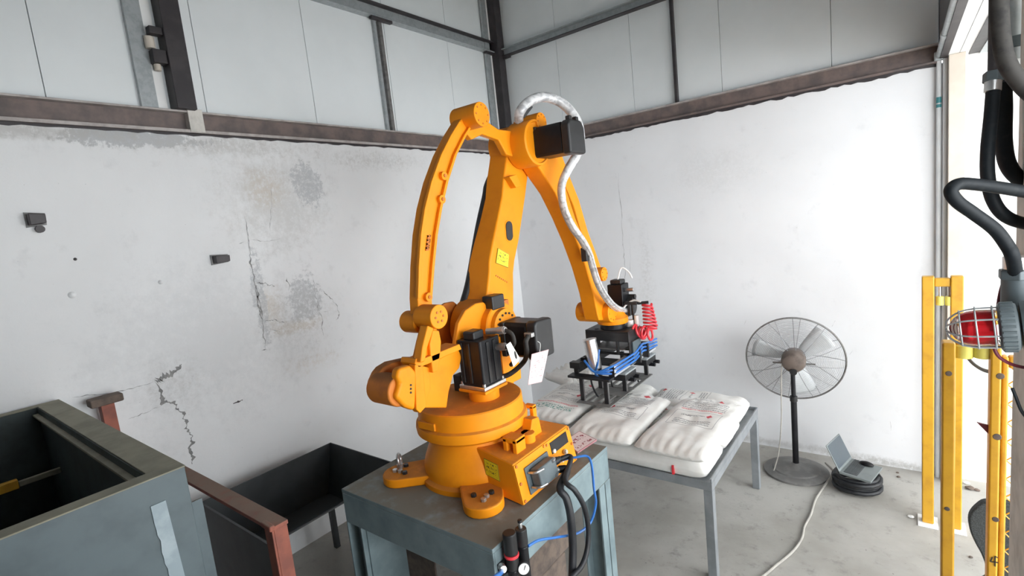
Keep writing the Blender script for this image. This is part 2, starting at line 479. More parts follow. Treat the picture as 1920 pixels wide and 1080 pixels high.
# sandwich panels above the beams, one mesh each
PW = .92
def panels(wall, axis, starts, end_lo, end_hi):
    for s0 in starts:
        a, b_ = max(s0 + .0015, end_lo), min(s0 + PW - .0015, end_hi)
        if b_ - a < .05: continue
        g = G()
        if axis == 'y': g.box((-.09, a, BEAM1 - .02), (-.015, b_, ROOF))
        else: g.box((a, .015, BEAM1 - .02), (b_, .09, ROOF))
        g.build('panel', 'panel_white', wall, bevel=.003, seg=1)
panels(wl_, 'y', [-.9 - PW * k + .0 for k in range(-1, 10)], BACK_Y, -.0)
panels(wr_, 'x', [.88 + PW * k for k in range(-1, 4)], 0, 4.36)
G().box((-.14, BACK_Y, BEAM1 - .02), (-.1, .1, ROOF)).build('backing_sheet', 'dark_post', wl_)
G().box((-.1, .1, BEAM1 - .02), (4.4, .14, ROOF)).build('backing_sheet', 'dark_post', wr_)

# I-beams on top of the plaster walls
def ibeam_y(x0, y0, y1):
    g = G(); g.box((x0 - .09, y0, BEAM0), (x0 + .055, y1, BEAM0 + .014)); g.box((x0 - .03, y0, BEAM0 + .014), (x0 + .005, y1, BEAM1 - .014)); return g
t1 = thing('trim_1', 'rusty steel beam running along the top of the left plaster wall', None, (0, -4, BEAM0), kind='structure')
ibeam_y(0, BACK_Y, 0).build('web', 'rust_beam', t1)
G().box((-.09, BACK_Y, BEAM1 - .014), (.06, 0, BEAM1)).build('flange', 'beam_edge', t1, bevel=.003)
G().box((.05, BACK_Y, BEAM0 - .004), (.062, 0, BEAM0 + .016)).build('flange', 'beam_edge', t1)
t2 = thing('trim_2', 'rusty steel beam running along the top of the right plaster wall', None, (2, 0, BEAM0), kind='structure')
G().box((0, -.055, BEAM0), (4.36, .09, BEAM0 + .014)).box((0, -.005, BEAM0 + .014), (4.36, .03, BEAM1 - .014)).build('web', 'rust_beam', t2)
G().box((0, -.06, BEAM1 - .014), (4.36, .09, BEAM1)).build('flange', 'beam_edge', t2, bevel=.003)
# ragged plaster lip under the beams
random.seed(3)
g = G(); n = 90
top = [(4.36 * k / n, BEAM0 + .004) for k in range(n + 1)]
bot = [(4.36 * k / n, BEAM0 - .012 - .018 * random.random()) for k in range(n + 1)]
g.prism_y(top + bot[::-1], -.012, .01); g.build('mortar_lip', 'dark_post', wr_)
g = G(); n = 120; L0 = -7
top = [(L0 * (1 - k / n), BEAM0 + .004) for k in range(n + 1)]
bot = [(L0 * (1 - k / n), BEAM0 - .008 - .014 * random.random()) for k in range(n + 1)]
g.prism(top + bot[::-1], -.01, .012); g.build('mortar_lip', 'dark_post', wl_)

# steel posts of the upper frame
def upper_post(name, label, x0, x1, y0, y1, matn='dark_post'):
    o = thing(name, label, None, ((x0 + x1) / 2, (y0 + y1) / 2, BEAM1), kind='structure')
    g = G().box((x0, y0, BEAM1), (x1, y1, ROOF)); g.build('shaft', matn, o, bevel=.006)
    return o
pa = P(347, 208, y=-3.905)
tp = upper_post('trim_3', 'dark steel post on the left wall above the beam', -.015, .11, -3.905, -3.775)
G().box((-.02, -4.09, BEAM1), (.02, -3.99, ROOF)).build('side_strip', 'galvanised', tp)  # grey strip, then a white one, beside the post
G().box((-.02, -3.99, BEAM1), (.012, -3.93, ROOF)).build('side_strip', 'white_paint', tp)
G().box((-.03, -3.83, BEAM0 + .0), (.068, -3.73, BEAM1 + .012)).build('base_plate', 'pillar_concrete', tp, bevel=.004)
g = G().box((.02, -3.99, 3.93), (.09, -3.905, 4.02)); g.box((.03, -3.985, 4.12), (.09, -3.905, 4.17)); g.build('bracket', 'dark_post', tp, bevel=.004)
G().cyl((.04, -3.98, 4.03), (.04, -3.98, 4.11), .03).build('insulator', 'cream_column', tp, bevel=.006)
G().cyl((.045, -3.96, 3.885), (.045, -3.96, 3.93), .022).build('insulator', 'cream_column', tp, bevel=.006)
tc = upper_post('trim_4', 'dark steel post standing in the room corner', .0, .13, -.13, 0)
G().box((.0, -.26, BEAM1), (.03, -.17, ROOF)).build('side_strip', 'galvanised', tc)
G().box((-.01, -.17, BEAM1), (.02, -.13, ROOF)).build('side_strip', 'white_paint', tc)
g = G().box((.05, -.2, BEAM1), (.16, -.02, BEAM1 + .13)); g.build('base_plate', 'dark_post', tc, bevel=.006)
for yy in (-.18, -.06): G().cyl((.15, yy, BEAM1 + .1), (.175, yy, BEAM1 + .1), .022, n=10).build('bolt', 'cream_column', tc)
# girts
g1 = thing('trim_5', 'grey horizontal girt high on the left panel wall', None, (0, -3, 4.72), kind='structure')
G().box((-.015, BACK_Y, 4.72), (.02, 0, 4.84)).build('girt_web', 'galvanised', g1, bevel=.003)
G().box((-.015, BACK_Y, 4.83), (.075, 0, 4.845)).build('girt_lip', 'dark_post', g1)
G().box((-.015, BACK_Y, 4.715), (.07, 0, 4.725)).build('girt_lip', 'galvanised', g1)
G().box((.015, -2.02, 4.69), (.06, -1.76, 4.735)).build('splice_plate', 'dark_post', g1, bevel=.006)
G().box((.015, -.28, 4.69), (.06, -.13, 4.735)).build('splice_plate', 'dark_post', g1, bevel=.006)
g2 = thing('trim_6', 'grey horizontal girt high on the right panel wall', None, (2, 0, 4.6), kind='structure')
G().box((.13, -.02, 4.67), (4.36, .015, 4.75)).build('girt_web', 'galvanised', g2, bevel=.003)
G().box((.13, -.07, 4.745), (4.36, .015, 4.755)).build('girt_lip', 'galvanised', g2)
G().box((.13, -.065, 4.665), (4.36, .015, 4.673)).build('girt_lip', 'dark_post', g2)
G().box((.13, -.06, 4.63), (.24, -.02, 4.67)).build('splice_plate', 'dark_post', g2, bevel=.006)
# twin rails between beam and girt on the left wall, dark angle on the right wall
tr = thing('trim_7', 'pair of thin grey rails on the left panel wall under the girt', None, (0, -1.9, BEAM1), kind='structure')
G().box((-.015, -1.975, BEAM1), (.02, -1.945, 4.7)).build('rail', 'galvanised', tr)
G().box((-.015, -1.915, BEAM1), (.022, -1.875, 4.7)).build('rail', 'fan_steel', tr)
tag(G().box((2.262, -.03, BEAM1), (2.29, .015, ROOF)).build('trim_8', 'dark_post'), 'thin dark angle running up the right panel wall', kind='structure')

# lintel of the open side with the steel above it
lt = thing('trim_9', 'white boxed lintel over the open side of the room', None, (4.47, -4, 3.5), kind='structure')
G().box((4.412, BACK_Y, 3.505), (4.475, 0, 3.62)).box((4.479, BACK_Y, 3.505), (4.535, 0, 3.62)).build('soffit', 'white_paint', lt)
G().box((4.365, BACK_Y, 3.50), (4.41, 0, 3.95)).build('edge_beam', 'dark_post', lt)
G().box((4.41, BACK_Y, 3.62), (4.6, .1, ROOF)).build('upper_wall', 'panel_white', lt)
G().box((4.535, BACK_Y, 3.50), (4.60, 0, 3.62)).build('edge_beam', 'dark_post', lt)
G().box((4.60, BACK_Y, 3.49), (4.66, 0, 3.62)).build('edge_beam', 'galvanised', lt)
# cream column where the wall ends
tag(G().box((4.414, -.14, 0), (4.514, 0, 3.505)).build('trim_10', 'cream_column', bevel=.004), 'cream painted column at the end of the white wall', kind='structure')
tag(G().box((4.384, -.06, 0), (4.413, 0, 3.505)).build('trim_11', 'grey_light', bevel=.003), 'narrow grey steel strip beside the cream column', kind='structure')

# galvanised conduit: up the wall end, then along the lintel
cd = thing('conduit_pipe', 'thin galvanised conduit pipe climbing the wall beside the cream column', 'pipe', (4.36, -.045, 0))
G().tube([(4.36, -.045, .0), (4.36, -.045, 3.50)], .016, 12).build('riser', 'grey_light', cd)
G().tube([(4.36, -.06, 3.53), (4.36, -1.2, 3.53), (4.36, -5.0, 3.53)], .022, 12).build('run', 'galvanised', cd)
G().box((4.33, -.08, 3.49), (4.39, -.02, 3.56)).build('elbow_box', 'galvanised', cd, bevel=.01)
G().cyl((4.36, -.78, 3.53), (4.36, -.86, 3.53), .027).build('coupling', 'galvanised', cd, bevel=.003)
G().cyl((4.36, -.045, 3.17), (4.36, -.045, 3.215), .0175).cyl((4.36, -.045, 3.135), (4.36, -.045, 3.16), .0175).build('tape_band', 'teal_tape', cd)

# cracks in the left wall: thin jagged ribbons
def crack(wall, pts, w0, jag=.012, axis='x', seed=1, n=14, matn='plaster_crack'):
    random.seed(seed)
    q = []
    for (a, b_) in zip(pts[:-1], pts[1:]):
        for k in range(n): q.append(Vector(a).lerp(Vector(b_), k / n))
    q.append(Vector(pts[-1]))
    vs = []; fs = []
    for i, p in enumerate(q):
        d = q[min(i + 1, len(q) - 1)] - q[max(i - 1, 0)]; d.normalize()
        nrm = d.cross(Vector((1, 0, 0) if axis == 'x' else (0, 1, 0)))
        e = min(1, i / 4, (len(q) - 1 - i) / 4)
        j = nrm * jag * e * (1.8 * mnoise.noise(Vector((i * .13, seed * 7.3, 0))) + 1.0 * mnoise.noise(Vector((i * .45, seed * 3.1, 5))))
        wd = w0 * (.12 + .9 * abs(mnoise.noise(Vector((i * .22, seed * 1.9, 9)))) * 1.6) * max(.25, e)
        off = Vector((.002, 0, 0)) if axis == 'x' else Vector((0, -.002, 0))
        a1_, a2_ = random.uniform(.4, 1.1), random.uniform(.4, 1.1)
        vs.append(p + j - nrm * wd * a1_ + off); vs.append(p + j + nrm * wd * a2_ + off)
    for i in range(len(q) - 1): fs.append((2 * i, 2 * i + 1, 2 * i + 3, 2 * i + 2))
    g = G().add(vs, fs); return g.build('crack', matn, wall, fix=False)
def LP(pts): return [P(a, b_, x=0) for a, b_ in pts]
crack(wl_, LP([(340, 683), (325, 700), (300, 712), (296, 718)]), .05, .012, seed=2)
crack(wl_, LP([(300, 712), (250, 728), (200, 738), (135, 745)]), .004, .006, seed=3)
crack(wl_, LP([(290, 716), (303, 748), (325, 760), (345, 775), (356, 800), (358, 830), (360, 870)]), .024, .02, seed=4)
crack(wl_, LP([(303, 762), (270, 775), (240, 786)]), .003, .006, seed=5)
crack(wl_, LP([(458, 405), (465, 455), (472, 500), (482, 545), (492, 600), (497, 655)]), .007, .010, seed=6)
crack(wl_, LP([(480, 535), (487, 575), (492, 605)]), .016, .012, seed=16)
crack(wl_, LP([(508, 350), (508, 400), (506, 440)]), .003, .008, seed=7)
crack(wl_, LP([(465, 450), (490, 452), (530, 447)]), .003, .006, seed=8)
crack(wl_, LP([(448, 457), (456, 454)]), .018, .004, seed=9, n=4)
crack(wl_, LP([(490, 657), (500, 655)]), .016, .003, seed=10, n=4)
crack(wl_, LP([(437, 757), (446, 752), (455, 750)]), .05, .012, seed=11, n=4, matn='dark_post')
crack(wl_, LP([(586, 520), (594, 560), (601, 590), (607, 630)]), .006, .012, seed=12)
crack(wl_, LP([(600, 540), (625, 565), (637, 590), (630, 600)]), .006, .012, seed=13)
crack(wl_, LP([(482, 530), (500, 533), (515, 537)]), .010, .012, seed=14)
crack(wl_, LP([(537, 520), (541, 545)]), .010, .01, seed=15)
crack(wl_, LP([(495, 602), (515, 600), (535, 606)]), .006, .01, seed=17)
crack(wl_, LP([(505, 617), (525, 622)]), .012, .01, seed=18, n=5)
crack(wl_, LP([(603, 585), (620, 582)]), .005, .006, seed=19, n=5)
def RP(pts): return [P(a, b_, y=0) for a, b_ in pts]
crack(wr_, RP([(1160, 325), (1165, 400), (1168, 450), (1171, 490), (1172, 560), (1174, 600)]), .005, .010, 'y', 21)
crack(wr_, RP([(1180, 440), (1181, 520)]), .002, .008, 'y', 22)
crack(wr_, RP([(1520, 720), (1522, 735)]), .004, .004, 'y', 23, 4)
crack(wr_, RP([(1669, 790), (1671, 808)]), .004, .004, 'y', 24, 4)
crack(wr_, RP([(1560, 612), (1566, 601)]), .005, .002, 'y', 25, 4)
crack(wr_, RP([(1593, 665), (1599, 657)]), .005, .002, 'y', 26, 4)
crack(wr_, RP([(1395, 610), (1400, 598)]), .004, .002, 'y', 27, 4)

# steel stubs left in the left wall
def stub(px, py, label, extra=False, w_=.10, h_=.07):
    p = P(px, py, x=0.0)
    o = thing('wall_stub', label, 'steel stub', (0, p.y, p.z - h_ / 2), 'steel stubs left in the plaster')
    q = []
    for dy, dz in ((-1, -1), (1, -.75), (1.05, .8), (-1, 1)): q.append((p.y + dy * w_ / 2, p.z + dz * h_ / 2))
    G().prism(q, -.03, .07).build('stub_bar', 'dark_post', o, bevel=.005)
    G().prism([(y * 1 + (y - p.y) * .25, z + (z - p.z) * .3) for y, z in q], -.01, .006).build('pocket_edge', 'plaster_crack', o)
    if extra:
        pp = P(74, 430, x=0.0)
        G().cyl((-.02, pp.y, pp.z), (.03, pp.y, pp.z), .022, n=12).build('anchor_hole', 'dark_post', o)
stub(66, 412, 'dark steel stub high on the left wall with a round hole below it', True, .075, .07)
stub(411, 486, 'dark flat steel stub in the left wall beside the long crack', False, .10, .06)
for k, (px, py, rr) in enumerate([(135, 553, .018), (301, 529, .013), (141, 486, .008)]):
    p = P(px, py, x=0)
    G().lathe(p + Vector((-.004, 0, 0)), [(rr * 1.3, 0), (rr, .012), (rr * .4, .02), (0, .021)], 16, (1, 0, 0)).build('plaster_plug', 'plaster_left' if k < 2 else 'dark_post', wl_)

# ================================================================== PEDESTAL
PZ = 1.05
px0, px1, py0, py1 = 1.316, 2.556, -3.845, -2.63
ped = thing('robot_pedestal', 'grey-blue welded steel pedestal carrying the orange robot', 'pedestal', (1.936, -3.24, 0))
G().box((px0, py0, PZ - .025), (px1, py1, PZ)).build('top_plate', 'pedestal_paint', ped, bevel=.004)
def hbeam(name, a, b_, along):
    x0, y0 = a; x1, y1 = b_
    g = G(); z1, z0 = PZ - .025, PZ - .225
    g.box((x0, y0, z0), (x1, y1, z1))
    return g.build(name, 'pedestal_paint', ped, bevel=.006)
hbeam('apron', (px0, py0), (px1, py0 + .012), 'x')
hbeam('apron', (px0, py1 - .012), (px1, py1), 'x')
hbeam('apron', (px0, py0 + .012), (px0 + .012, py1 - .012), 'y')
hbeam('apron', (px1 - .012, py0 + .012), (px1, py1 - .012), 'y')
def hleg(x0, y0, sx, sy, fl):
    x1, y1 = x0 + .15 * sx, y0 + .15 * sy
    g = G(); zt = PZ - .225
    if fl == 'x':   # flanges facing +-x
        g.box((x0, y0, .012), (x0 + .012 * sx, y1, zt)); g.box((x1 - .012 * sx, y0, .012), (x1, y1, zt)); g.box((x0, (y0 + y1) / 2 - .006, .012), (x1, (y0 + y1) / 2 + .006, zt))
    else:
        g.box((x0, y0, .012), (x1, y0 + .012 * sy, zt)); g.box((x0, y1 - .012 * sy, .012), (x1, y1, zt)); g.box(((x0 + x1) / 2 - .006, y0, .012), ((x0 + x1) / 2 + .006, y1, zt))
    o = g.build('leg', 'pedestal_paint', ped, bevel=.002)
    G().box((x0 - .03 * sx, y0 - .03 * sy, 0), (x1 + .03 * sx, y1 + .03 * sy, .012)).build('foot_plate', 'pedestal_paint', o, bevel=.002)
hleg(px0, py0, 1, 1, 'x'); hleg(px1, py0, -1, 1, 'x'); hleg(px0, py1, 1, -1, 'x'); hleg(px1, py1, -1, -1, 'x')
# wide stiffener on the near left leg
G().box((px0 + .15, py0 + .03, .0), (px0 + .162, py0 + .33, PZ - .225)).build('leg_stiffener', 'pedestal_paint', ped)
G().box((px0 + .162, py0 + .30, .0), (px0 + .43, py0 + .312, PZ - .225)).build('leg_stiffener', 'brown_block', ped)

# ================================================================== ROBOT
BX, BY = 1.94, -3.24
rb = thing('palletizing_robot', 'tall orange four-axis palletizing robot with black motors on the steel pedestal', 'robot', (BX, BY, PZ))
def part(g, name, mat='orange_paint', parent=None, bevel=.006, seg=2, **k):
    return g.build(name, mat, parent or rb, bevel=bevel, seg=seg, **k)
# ---- base casting
bs = part(G().lathe((BX, BY, PZ), [(.36, 0), (.36, .03), (.335, .045), (.335, .09), (.325, .13), (.30, .19), (.28, .235), (.275, .285), (.285, .29)], 56), 'base', bevel=0)
lug_pts = [P(760, 885, z=PZ), P(885, 958, z=PZ)]
for sx, sy in ((-1, -1), (1, -1), (-1, 1), (1, 1)):
    c = Vector((BX + sx * .345, BY + sy * .345, PZ))
    g = G(); ang = math.atan2(sy, sx)
    poly = [(-.25, -.13), (0, -.115)] + [(.115 * math.cos(a), .115 * math.sin(a)) for a in [(-PI / 2 + PI * k / 10) for k in range(1, 10)]] + [(0, .115), (-.25, .13)]
    poly = [(c.x + x * math.cos(ang) - y * math.sin(ang), c.y + x * math.sin(ang) + y * math.cos(ang)) for x, y in poly]
    g.prism_z(poly, PZ, PZ + .06)
    lg = part(g, 'foot_lug', parent=rb, bevel=.012)
    for k, (ox, oy) in enumerate(((-.03, -.05), (.035, 0), (-.03, .05), (.0, .02))):
        x, y = c.x + ox * math.cos(ang) - oy * math.sin(ang), c.y + ox * math.sin(ang) + oy * math.cos(ang)
        G().cyl((x, y, PZ + .06), (x, y, PZ + .078), .017, n=6).build('bolt', 'steel' if k % 2 else 'black_paint', lg, bevel=.002)
    if sx < 0 and sy < 0:
        G().ring((c.x - .04, c.y + .03, PZ + .115), .034, .010, (.6, .5, .1), 28, 10).cyl((c.x - .04, c.y + .03, PZ + .06), (c.x - .04, c.y + .03, PZ + .085), .02).build('eye_bolt', 'steel', lg)
# connection housing on the +x side of the base
xf, xt = 2.476, 2.432
ya, yb = -3.478, -2.895
zt = PZ + .235
hs = part(G().add([(xf, ya, PZ + .005), (xf, yb, PZ + .005), (xt, yb, zt), (xt, ya, zt), (2.08, ya + .05, PZ + .005), (2.08, yb - .05, PZ + .005), (2.08, yb - .05, zt + .03), (2.08, ya + .05, zt + .03)],
                [(0, 1, 2, 3), (7, 6, 5, 4), (0, 3, 7, 4), (1, 5, 6, 2), (3, 2, 6, 7), (0, 4, 5, 1)]), 'connection_housing', bevel=.008)
def face(u, v, off=0):     # point on the slanted housing face: u along y, v up
    a = Vector((xf, ya, PZ + .005)).lerp(Vector((xf, yb, PZ + .005)), u); b_ = Vector((xt, ya, zt)).lerp(Vector((xt, yb, zt)), u)
    nrm = Vector((zt - PZ, 0, xf - xt)).normalized()
    return a.lerp(b_, v) + nrm * off
def fplate(u0, u1, v0, v1, o0, o1):
    return G().hexa([face(u0, v0, o0), face(u1, v0, o0), face(u1, v1, o0), face(u0, v1, o0)], [face(u0, v0, o1), face(u1, v0, o1), face(u1, v1, o1), face(u0, v1, o1)])
part(fplate(0.0, 1.0, .02, .97, 0, .006), 'cover_plate', parent=hs, bevel=.003)
for u, v in ((.03, .08), (.03, .5), (.03, .92), (.97, .08), (.97, .5), (.97, .92), (.5, .92), (.5, .08), (.55, .9)):
    G().cyl(face(u, v, .005), face(u, v, .012), .009, n=8).build('screw', 'orange_dark', hs)
fplate(.60, .92, .60, .90, .006, .010).build('dark_window', 'black_gloss', hs, bevel=.004)
G().cyl(face(.63, .66, .009), face(.63, .66, .02), .012, n=14).build('button', 'paper', hs)
cb = fplate(.12, .52, .12, .78, .006, .016).build('connector_plate', 'grey_plastic', hs, bevel=.004)
fplate(.17, .47, .22, .70, .016, .085).build('connector_body', 'grey_plastic', hs, bevel=.012)
for v in (.28, .64): G().tube(crom([face(.15, v, .02), face(.16, v, .07), face(.24, v, .09)], 5), .007, 8).build('latch', 'steel', hs)
for v in (.28, .64): G().tube(crom([face(.49, v, .02), face(.48, v, .07), face(.40, v, .09)], 5), .007, 8).build('latch', 'steel', hs)
G().cyl(face(.47, .52, .05), face(.56, .50, .055), .022).cyl(face(.56, .50, .055), face(.60, .49, .055), .017).build('cable_gland', 'black_paint', hs, bevel=.003)
G().cyl(face(.47, .30, .05), face(.54, .28, .052), .018).build('cable_gland', 'bright_steel', hs, bevel=.003)
G().cyl(face(.68, .36, .0), face(.68, .36, .04), .012).cyl(face(.68, .36, .012), face(.68, .36, .024), .017, n=6).build('air_fitting', 'steel', hs)
G().cyl(face(.80, .46, .0), face(.80, .46, .03), .012).cyl(face(.80, .46, .012), face(.80, .46, .022), .017, n=6).build('air_fitting', 'steel', hs)
# castings on top of the housing
def topbox(px, py, sx, sy, h, name='stop_block', tilt=0):
    p = P(px, py, z=zt + .01)
    g = G().box((p.x - sx / 2, p.y - sy / 2, zt - .0), (p.x + sx / 2, p.y + sy / 2, zt + h)); return g
p = P(965, 838, z=zt + .02)
g = G(); g.box((p.x - .05, p.y - .045, zt), (p.x - .02, p.y + .045, zt + .085)); g.box((p.x + .02, p.y - .045, zt), (p.x + .05, p.y + .045, zt + .085)); g.box((p.x - .05, p.y - .045, zt + .06), (p.x + .05, p.y + .045, zt + .09))
part(g, 'stop_bracket', parent=hs)
p = P(990, 822, z=zt + .02)
g = G().cyl((p.x, p.y, zt), (p.x, p.y, zt + .06), .045); g.hexa([(p.x - .15, p.y - .06, zt + .02), (p.x, p.y - .045, zt + .02), (p.x, p.y + .045, zt + .02), (p.x - .15, p.y + .02, zt + .02)], [(p.x - .15, p.y - .06, zt + .06), (p.x, p.y - .045, zt + .06), (p.x, p.y + .045, zt + .06), (p.x - .15, p.y + .02, zt + .06)])
part(g, 'stop_lever', parent=hs)
p = P(975, 812, z=zt + .02); part(G().cyl((p.x - .03, p.y, zt), (p.x - .03, p.y, zt + .11), .03), 'stop_pin', parent=hs)
p = P(1012, 815, z=zt + .02)
part(G().prism([(p.y - .07, zt), (p.y + .07, zt), (p.y + .05, zt + .11), (p.y - .02, zt + .12)], p.x - .10, p.x - .03), 'stop_wedge', parent=hs)
p = P(1010, 792, z=zt + .02); part(G().box((p.x - .05, p.y - .02, zt), (p.x - .02, p.y + .02, zt + .13)).box((p.x - .09, p.y - .02, zt + .11), (p.x - .02, p.y + .02, zt + .135)), 'stop_arm', parent=hs)
# warning sticker on the -y side of the housing
a = Vector((2.08, ya + .05, PZ)); b_ = Vector((xf, ya, PZ)); nn = Vector((b_ - a)).cross(Vector((0, 0, 1))).normalized()
def sf(t_, z): return a.lerp(b_, t_) + Vector((0, 0, z)) + nn * .004 + Vector((-.02 * t_, 0, 0)) * (z / .23)
quad_uv([sf(.30, .11), sf(.60, .10), sf(.60, .20), sf(.30, .21)], 'warning_sticker', 'yellow_sticker', hs, label='yellow warning sticker')

# ---- turntable
TZ = PZ + .43
tt = part(G().lathe((BX, BY, PZ + .285), [(.28, 0), (.33, .012), (.352, .03), (.356, .06), (.352, .085), (.335, .095), (.332, .19), (.325, .197)], 64), 'turntable', bevel=0)
part(G().box((BX - .12, BY - .345, PZ + .385), (BX + .02, BY - .31, TZ + .0)), 'rim_pad', parent=tt, bevel=.004)
for (px, py) in ((853, 762), (865, 762), (947, 736), (853, 776)):
    p = P(px, py, z=TZ); G().cyl((p.x, p.y, TZ), (p.x, p.y, TZ + .022), .014, n=12).build('bolt', 'orange_paint', tt, bevel=.003)

# joint axes (they run along x)
J2 = P(944, 613, x=2.0); J2y, J2z = J2.y, J2.z
EL = P(1003, 268, x=2.05); ELy, ELz = EL.y, EL.z

# ---- column (yoke) on the turntable
col_poly = YZ([(852, 668), (851, 650), (858, 606), (871, 582), (890, 569), (905, 566), (925, 585), (955, 625), (975, 690), (980, 745), (947, 758), (942, 712), (930, 688), (905, 676), (880, 672)], 1.93)
col_poly = [(y, max(z, TZ - .01)) for y, z in col_poly]
cl = part(G().prism(col_poly, 1.905, 1.94), 'column', bevel=.01)
part(G().prism([(y, z) for y, z in col_poly], 1.64, 1.67), 'column_side', parent=cl, bevel=.01, mat='orange_dark')  # darker orange puts the far plate's shade into its colour
part(G().box((1.67, J2y - .02, TZ - .03), (1.905, J2y + .12, TZ + .24)), 'column_web', parent=cl)
part(G().box((1.94, J2y - .04, TZ - .02), (1.99, J2y + .06, TZ + .32)), 'column_rib', parent=cl)
# reducer housing with bolt ring
rd = part(G().lathe((1.94, J2y, J2z), [(.165, 0), (.165, .045), (.158, .052), (.128, .054), (.125, .085), (.11, .09)], 48, (1, 0, 0)), 'reducer_housing', bevel=0)
for k in range(16):
    a = 2 * PI * k / 16; G().cyl((2.028, J2y + .095 * math.cos(a), J2z + .095 * math.sin(a)), (2.037, J2y + .095 * math.cos(a), J2z + .095 * math.sin(a)), .008, n=8).build('bolt', 'black_paint', rd)
# black terminal block over the reducer
p = P(925, 565, x=1.95); part(G().box((1.91, p.y - .07, p.z - .05), (2.00, p.y + .06, p.z + .045)), 'terminal_block', 'black_paint', bevel=.01)
p = P(943, 570, x=1.93); part(G().box((1.90, p.y - .02, p.z - .05), (1.96, p.y + .03, p.z + .03)), 'terminal_bracket', 'orange_dark', bevel=.004)
# ---- J2 motor
g = G().box((2.03, J2y - .085, J2z - .18), (2.07, J2y + .115, J2z + .05)); part(g, 'motor_flange', 'black_paint', rd, bevel=.008)
m2 = part(G().prism([(J2y - .08, J2z - .16), (J2y - .06, J2z - .18), (J2y + .09, J2z - .18), (J2y + .11, J2z - .16), (J2y + .11, J2z + .03), (J2y + .09, J2z + .05), (J2y - .06, J2z + .05), (J2y - .08, J2z + .03)], 2.07, 2.24), 'shoulder_motor', 'black_gloss', bevel=.006, label='black servo motor at the shoulder')
part(G().prism([(J2y - .085, J2z - .19), (J2y + .115, J2z - .19), (J2y + .115, J2z + .055), (J2y - .06, J2z + .065), (J2y - .085, J2z + .04)], 2.24, 2.32), 'motor_cap', 'black_paint', m2, bevel=.02)
part(G().box((2.25, J2y - .115, J2z - .03), (2.31, J2y - .08, J2z + .0)), 'motor_plug', 'steel', m2)
G().tube(crom([(2.28, J2y - .11, J2z - .02), (2.28, J2y - .14, J2z - .05), (2.27, J2y - .13, J2z - .12), (2.23, J2y - .12, J2z - .19), (2.15, J2y - .18, J2z - .26), (2.05, J2y - .22, J2z - .28)], 8), .016, 10).build('motor_cable', 'conduit_cable', m2)
# paper tags
tg = [P(999, 660, x=2.35), P(1030, 653, x=2.35)]
quad_uv([P(990, 722, x=2.35), P(1016, 716, x=2.35), P(1029, 655, x=2.35), P(997, 664, x=2.35)], 'paper_tag', 'tag_print', m2, .0015, 'white printed paper tag')
quad_uv([P(963, 688, x=2.27), P(976, 674, x=2.27), P(957, 641, x=2.27), P(949, 647, x=2.27)], 'paper_tag', 'paper', m2, .0015, 'small blank white tag')
G().tube(crom([P(1012, 660, x=2.35), P(1013, 645, x=2.33), P(1008, 640, x=2.32)], 5), .002, 6).build('tag_string', 'paper', m2)

# ---- J1 motor standing on the turntable
c1 = P(906, 752, z=TZ)
mx, my = 2.045, -3.215
part(G().lathe((mx, my, TZ - .01), [(.098, 0), (.095, .08), (.098, .12)], 32), 'motor_cup', bevel=0)
part(G().box((mx - .11, my - .11, TZ + .11), (mx + .11, my + .11, TZ + .13)), 'motor_seat', bevel=.006)
part(G().box((mx - .105, my - .105, TZ + .13), (mx + .105, my + .105, TZ + .155)), 'motor_flange', 'bright_steel', bevel=.006)
m1 = part(G().prism_z([(mx - .095, my - .085), (mx - .085, my - .095), (mx + .085, my - .095), (mx + .095, my - .085), (mx + .095, my + .085), (mx + .085, my + .095), (mx - .085, my + .095), (mx - .095, my + .085)], TZ + .155, TZ + .435), 'turntable_motor', 'black_gloss', bevel=.006, label='black servo motor standing on the turntable')
part(G().box((mx - .06, my - .07, TZ + .43), (mx + .03, my + .03, TZ + .485)), 'motor_cap', 'black_paint', m1, bevel=.012)
for o_ in (-.03, .03): part(G().box((mx + .09, my + o_ - .012, TZ + .165), (mx + .102, my + o_ + .012, TZ + .42)), 'motor_fin', 'black_paint', m1, bevel=.003)
for o_ in (-.06, .0): part(G().box((mx + o_ - .01, my - .102, TZ + .17), (mx + o_ + .01, my - .09, TZ + .42)), 'motor_fin', 'black_paint', m1, bevel=.003)
for sx, sy in ((-1, -1), (1, -1), (1, 1), (-1, 1)): G().cyl((mx + sx * .088, my + sy * .088, TZ + .155), (mx + sx * .088, my + sy * .088, TZ + .172), .011, n=10).build('bolt', 'steel', m1)
for h_, dy in ((.46, .06), (.36, .05)):
    G().cyl((mx + .03, my + dy, TZ + h_), (mx + .17, my + dy + .01, TZ + h_ + .012), .02).cyl((mx + .12, my + dy + .006, TZ + h_ + .008), (mx + .16, my + dy + .01, TZ + h_ + .012), .024).build('motor_plug', 'steel', m1)
    G().tube(crom([(mx + .16, my + dy + .01, TZ + h_ + .012), (mx + .21, my + dy + .015, TZ + h_ - .01), (mx + .21, my + dy + .03, TZ + h_ - .07), (mx + .15, my + dy + .06, TZ + h_ - .12)], 8), .013, 10).build('motor_cable', 'conduit_cable', m1)
# small black switch box behind the motor
p = P(868, 745, z=TZ); part(G().box((p.x - .05, p.y - .05, TZ), (p.x + .05, p.y + .05, TZ + .012)).box((p.x - .04, p.y - .03, TZ + .012), (p.x + .03, p.y + .04, TZ + .16)), 'junction_box', 'black_paint', bevel=.006)

